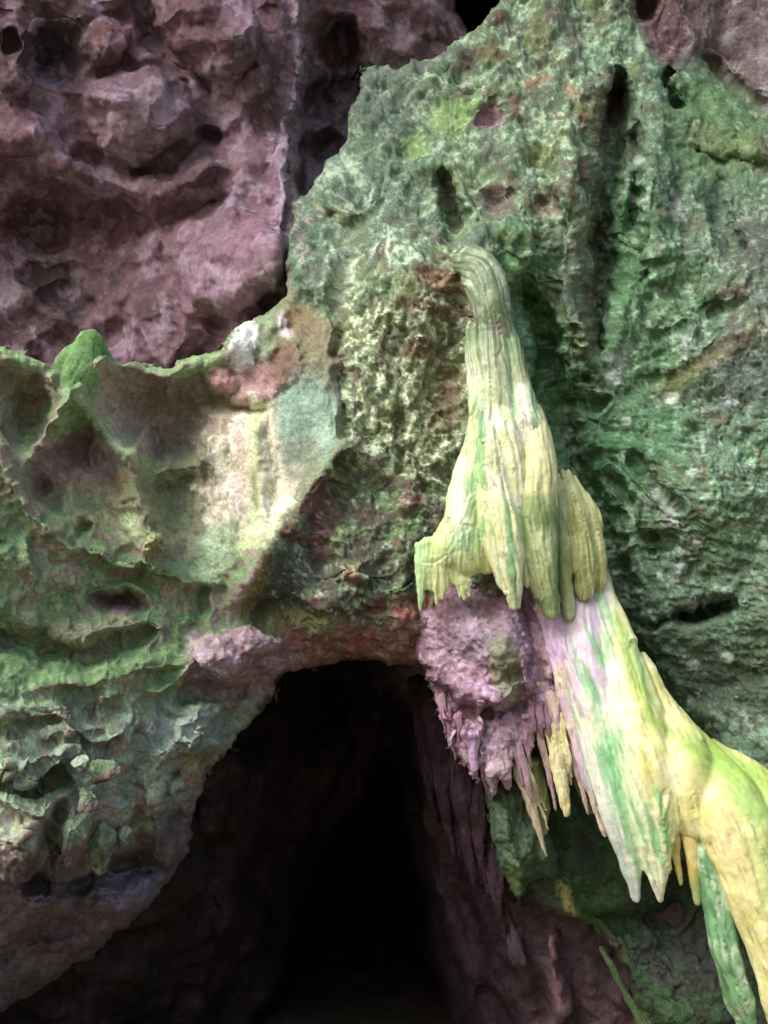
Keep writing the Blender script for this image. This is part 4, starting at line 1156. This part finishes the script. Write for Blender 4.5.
ST = [
    ([(545, 690, 5.95, 7), (553, 730, 5.85, 8), (561, 780, 5.8, 7), (568, 818, 5.8, 4)], C(222, 216, 168), C(198, 190, 130), 'broad cream stalactite hanging between the purple overhang and the cascade'),
    ([(550, 615, 5.95, 8), (562, 680, 5.82, 7), (576, 735, 5.76, 7), (590, 790, 5.72, 5), (606, 838, 5.72, 2.5)], C(206, 176, 206), C(210, 196, 170), 'long lilac stalactite ribbon lying along the left border of the cascade'),
    ([(514, 748, 5.9, 6), (526, 790, 5.85, 6), (537, 825, 5.84, 4), (547, 858, 5.85, 2)], C(196, 182, 158), C(176, 170, 112), 'thin beige stalactite with yellow tip in front of the green rib'),
    ([(532, 770, 5.95, 6), (538, 800, 5.92, 7), (543, 836, 5.92, 5)], C(132, 142, 84), C(110, 126, 72), 'short olive stalactite just right of the thin beige one'),
    ([(500, 740, 5.85, 8), (504, 765, 5.8, 7), (508, 790, 5.82, 3)], C(170, 144, 150), C(150, 128, 130), 'stubby greyish pink stalactite under the middle of the purple overhang'),
    ([(486, 745, 5.95, 6), (488, 775, 5.9, 6), (492, 798, 5.92, 2.5)], C(150, 126, 134), C(130, 110, 112), 'dull mauve stalactite at the left corner of the green rib'),
    ([(472, 742, 5.75, 5), (473, 762, 5.72, 4), (474, 776, 5.72, 2)], C(176, 146, 178), C(150, 122, 146), 'tiny violet stalactite at the lowest left tip of the purple overhang'),
    ([(572, 745, 5.95, 8), (582, 780, 5.92, 8), (591, 814, 5.92, 3)], C(126, 140, 84), C(108, 126, 74), 'mossy olive stalactite behind the lilac ribbon beside the cream stalactite'),
]
for pts, a, b, lab in ST:
    x, y, dd, ww = pts[0]; pts = [(x - 1, y - 12, dd + .06, ww * 1.9)] + [(q[0], q[1], q[2] + .07, q[3] * f) for q, f in zip(pts, (1.35, 1.15, 1, 1, 1))]
    strands = [pts]
    for k in range(3):
        f = r3.uniform(.45, .92); ox = (-.75, .75, .3)[k]
        strands.append([(q[0] + ox * q[3] + r3.uniform(-.8, .8), pts[0][1] + (q[1] - pts[0][1]) * f, q[2] + r3.uniform(-.02, .05), q[3] * .55) for q in pts])
    o = flow_piece('stalactite', strands, stal_col(a, b), None, voxel=.008, amp=.014, fs=2.4, ls=26, smooth=1)
    tag(o, lab, 'stalactite', 'stalactites under the purple overhang')


r4 = np.random.default_rng(77)
for k in range(16):
    x = np.interp(k, [0, 15], [440, 578]) + r4.uniform(-3, 3)
    y = np.interp(x, [436, 455, 480, 505, 530, 560, 580], [712, 742, 758, 770, 735, 728, 722]) - r4.uniform(4, 16)
    L = r4.uniform(18, 44); w0 = r4.uniform(2.6, 5.0); dd = np.interp(x, [436, 500, 580], [5.93, 5.86, 5.93])
    pts = [(x - 2, y - 16, dd + .05, w0 * 1.7), (x, y, dd, w0), (x + L * .12, y + L * .6, dd - .01, w0 * .6), (x + L * .2, y + L, dd, 1.1)]
    o = flow_piece('stalactite', [pts, [(a + w0 * .8, b - 3, c_, d_ * .6) for a, b, c_, d_ in pts[:3]]], stal_col(C(160, 124, 142), C(136, 104, 116)), None, voxel=.008, amp=.01, fs=2.2, ls=24, smooth=1, mat=M_PINK)
    tag(o, 'thin mauve drip in the ragged fringe along the lower edge of the purple overhang', 'stalactite', 'thin drips along the purple overhang')
for (x, y, L, w0, dd, a, b) in ((556, 716, 70, 5.5, 5.90, C(198, 170, 180), C(206, 192, 156)), (518, 742, 62, 5.0, 5.88, C(176, 146, 156), C(190, 172, 150)),
                                (574, 752, 64, 5.0, 5.90, C(196, 176, 168), C(204, 196, 150)), (538, 728, 84, 4.5, 5.93, C(180, 152, 160), C(186, 176, 140))):
    pts = [(x - 5, y - 26, dd + .08, w0 * 1.9), (x, y, dd, w0 * 1.1), (x + L * .12, y + L * .5, dd - .01, w0 * .8), (x + L * .22, y + L, dd, 1.4)]
    o = flow_piece('stalactite', [pts, [(q[0] - w0 * .8, q[1] - 5, q[2] + .02, q[3] * .55) for q in pts[:3]]], stal_col(a, b), None, voxel=.008, amp=.012, fs=2.4, ls=30, smooth=1)
    tag(o, 'slender pinkish cream stalactite stepping down between the purple overhang and the cascade', 'stalactite', 'slender stalactites beside the cascade')
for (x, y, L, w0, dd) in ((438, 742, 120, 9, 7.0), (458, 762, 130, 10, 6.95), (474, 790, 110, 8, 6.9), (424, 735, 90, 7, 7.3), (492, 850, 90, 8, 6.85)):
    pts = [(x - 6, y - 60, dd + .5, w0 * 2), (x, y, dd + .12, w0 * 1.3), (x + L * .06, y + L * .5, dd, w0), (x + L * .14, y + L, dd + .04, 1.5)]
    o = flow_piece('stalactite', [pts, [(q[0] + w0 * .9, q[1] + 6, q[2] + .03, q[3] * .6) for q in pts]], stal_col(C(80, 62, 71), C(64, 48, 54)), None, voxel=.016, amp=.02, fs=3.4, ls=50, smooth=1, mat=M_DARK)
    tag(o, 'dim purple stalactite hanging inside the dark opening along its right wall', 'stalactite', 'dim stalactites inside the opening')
o = flow_piece('flowstone_strip', [[(600, 946, 6.62, 3), (612, 968, 6.5, 5), (626, 994, 6.45, 4), (644, 1026, 6.40, 6), (668, 1075, 6.38, 5)]],
               stal_col(C(84, 104, 70), C(66, 86, 56)), None, voxel=.010, amp=.012, fs=3, ls=50, mat=M_ROCK)
tag(o, 'thin light green flowstone strip running down the shaded rock at the bottom of the photo', 'flowstone')

# ------------------------------------------------------------------ 7. green knob on the ledge crest
def knob_col(V, u, v, n, al, tid, N):
    c, n2, n3 = base_mix(V, n, C(124, 164, 108), C(106, 148, 88), C(150, 184, 136))
    c = mix(c, C(96, 86, 70), sstep(.15, .45, -n2) * .4 * (v > 350))
    return c


o = flow_piece('stalagmite', [[(93, 332, 5.98, 12), (88, 350, 5.9, 15), (80, 375, 5.85, 17), (66, 398, 5.85, 14), (48, 418, 5.9, 9)],
                              [(84, 345, 5.95, 10), (72, 362, 5.9, 15), (58, 376, 5.95, 14)],
                              [(92, 360, 5.95, 9), (86, 392, 5.88, 10), (74, 412, 5.9, 7)],
                              [(96, 340, 6.02, 9), (104, 358, 6.05, 9), (112, 368, 6.1, 7)]], knob_col, None, voxel=.012, amp=.008, fs=5, ls=60, smooth=16, mat=M_ROCK)
tag(o, 'rounded green mossy stalagmite knob on the crest of the left ledge', 'stalagmite')


# ------------------------------------------------------------------ 8. loose looking blocks on the lower left
def block(name, cu, cv, d, ru, rv, seed, cols, lab, sub=5, squash=.8):
    r = np.random.default_rng(seed)
    bm = bpy.data.meshes.new('t')
    import bmesh
    b = bmesh.new(); bmesh.ops.create_icosphere(b, subdivisions=sub, radius=1.0)
    V = np.array([x.co for x in b.verts]); T = np.array([[x.index for x in f.verts] for f in b.faces]); b.free(); bpy.data.meshes.remove(bm)
    # chip the ball with random planes
    for k in range(22):
        nrm = r.normal(size=3); nrm /= np.linalg.norm(nrm); lim = r.uniform(.42, .8)
        dd = V @ nrm; V = V - np.clip(dd - lim, 0, None)[:, None] * nrm
    n = V / np.linalg.norm(V, axis=1)[:, None]
    V = V + n * (.16 * fbm(V * 1.6 + seed, 4) + .07 * fbm(V * 5 + seed, 4, .65))[:, None]
    d = float(B_depth(np.array([float(cu)]), np.array([float(cv)]))[0]) + d
    sc = d / F * 1.2
    ctr = P(cu, cv, d)
    W_ = ctr + sc * (V[:, :1] * ru * RGT + V[:, 1:2] * rv * squash * FWD + V[:, 2:3] * rv * UPV)
    n2 = fbm(W_ * 7 + seed, 4); n3 = fbm(W_ * 20, 3)
    up_ = n @ np.array([-.2, -.3, .9])
    c = np.tile(cols[0], (len(V), 1)); c = mix(c, cols[1], sstep(-.2, .5, up_ + n2 * .6)); c = mix(c, cols[2], sstep(.2, .45, n3 + n2 * .4) * .7)
    o = mesh_obj(name, W_, T, c * (1 + .15 * n3)[:, None], M_ROCK, smooth=True)
    return tag(o, lab, 'rock', 'rocks jutting from the lower left ledge')


G1, G2, G3, PK, PU = C(112, 128, 108), C(126, 152, 118), C(168, 182, 158), C(130, 104, 106), C(110, 98, 116)
block('rock', 103, 772, -.17, 17, 15, 1, (PK, G2, C(186, 188, 166)), 'pale rounded green rock in the middle of the lower left ledge')
block('rock', 82, 764, -.17, 11, 10, 2, (G1, G3, C(190, 196, 176)), 'small whitish rock nestled left of the pale rounded rock')
block('rock', 88, 802, -.17, 16, 14, 3, (PK, G1, G2), 'dull green angular rock directly below the pale rounded rock')
block('rock', 73, 838, -.17, 17, 30, 4, (PK, C(116, 136, 110), G2), 'upright green slab rock left of the brightest jagged block')
block('rock', 100, 850, -.17, 19, 34, 5, (C(122, 112, 106), C(132, 150, 122), G3), 'brightest jagged green block standing at the edge of the dark opening')
block('rock', 124, 836, -.17, 10, 12, 6, (G1, G3, C(196, 200, 184)), 'small pale knob of rock right of the brightest jagged block')

# ------------------------------------------------------------------ 9. cave floor, added shading roof and daylight
def plane_grid(x0, x1, y0, y1, n, zf):
    xs = np.linspace(x0, x1, n); ys = np.linspace(y0, y1, n); X, Y = np.meshgrid(xs, ys)
    p = np.stack([X, Y, np.zeros_like(X)], -1).reshape(-1, 3); p[:, 2] = zf(p)
    i = np.arange(n * n).reshape(n, n)
    Q = np.stack([i[:-1, :-1], i[:-1, 1:], i[1:, 1:], i[1:, :-1]], -1).reshape(-1, 4)
    return p, Q


p, Q = plane_grid(-60, 60, -60, 60, 240, lambda p: .12 * fbm(p * .7, 4) - .1)
n2 = fbm(p * .8, 4)
cc = mix(np.tile(C(128, 112, 100), (len(p), 1)), C(104, 112, 80), sstep(-.1, .4, n2))
tag(mesh_obj('ground', p, Q, cc, M_EARTH), 'brown earth floor in front of the cave wall', 'ground', kind='structure')


def roof_z(p):
    return 14.5 + .35 * fbm(p * .35, 4) - .10 * (p[:, 1] - 5)


p, Q = plane_grid(-18, 20, -1.0, 18, 120, roof_z)  # out of view, added to shade the upper walls
cc = np.tile(C(112, 90, 88), (len(p), 1))
tag(mesh_obj('shade_roof', p, Q, cc, M_DARK), 'unseen brown rock roof added above the walls to shade them', 'shading roof', kind='structure')

# camera
cam = bpy.data.cameras.new('camera'); cam.sensor_fit = 'VERTICAL'; cam.sensor_height = 24
cam.lens = 12 / math.tan(VFOV / 2); cam.clip_end = 300; cam.clip_start = .05
co = bpy.data.objects.new('camera', cam); co.location = CAM; co.rotation_euler = (math.radians(90) + PITCH, 0, 0)
link(co); scene.camera = co

# light
SUN_EL, SUN_AZ = math.radians(38), math.radians(-136)       # azimuth of the sun seen from the wall: behind the viewer, to the left
sd = np.array([math.sin(SUN_AZ) * math.cos(SUN_EL), math.cos(SUN_AZ) * math.cos(SUN_EL), math.sin(SUN_EL)])
sun = bpy.data.lights.new('sun', 'SUN'); sun.energy = 1.3; sun.angle = math.radians(36); sun.color = (1, .98, .95)
so = bpy.data.objects.new('sun', sun); link(so); so.location = (-8, -8, 12)
from mathutils import Vector
so.rotation_euler = Vector(sd.tolist()).to_track_quat('Z', 'Y').to_euler()

w = bpy.data.worlds.new("World"); scene.world = w; w.use_nodes = True
nt = w.node_tree; bg = nt.nodes['Background']
sky = nt.nodes.new('ShaderNodeTexSky'); sky.sky_type = 'NISHITA'; sky.sun_disc = False
sky.sun_elevation = SUN_EL; sky.sun_rotation = SUN_AZ; sky.air_density = 1.0; sky.dust_density = 3.0
nt.links.new(sky.outputs[0], bg.inputs['Color']); bg.inputs['Strength'].default_value = 0.085

vs = scene.view_settings; scene.display_settings.display_device = 'sRGB'
vs.view_transform = 'Standard'; vs.look = 'None'; vs.exposure = 1.4; vs.gamma = 1.0
scene.render.engine = 'CYCLES'; scene.cycles.use_denoising = True
scene.cycles.max_bounces = 6; scene.cycles.diffuse_bounces = 4
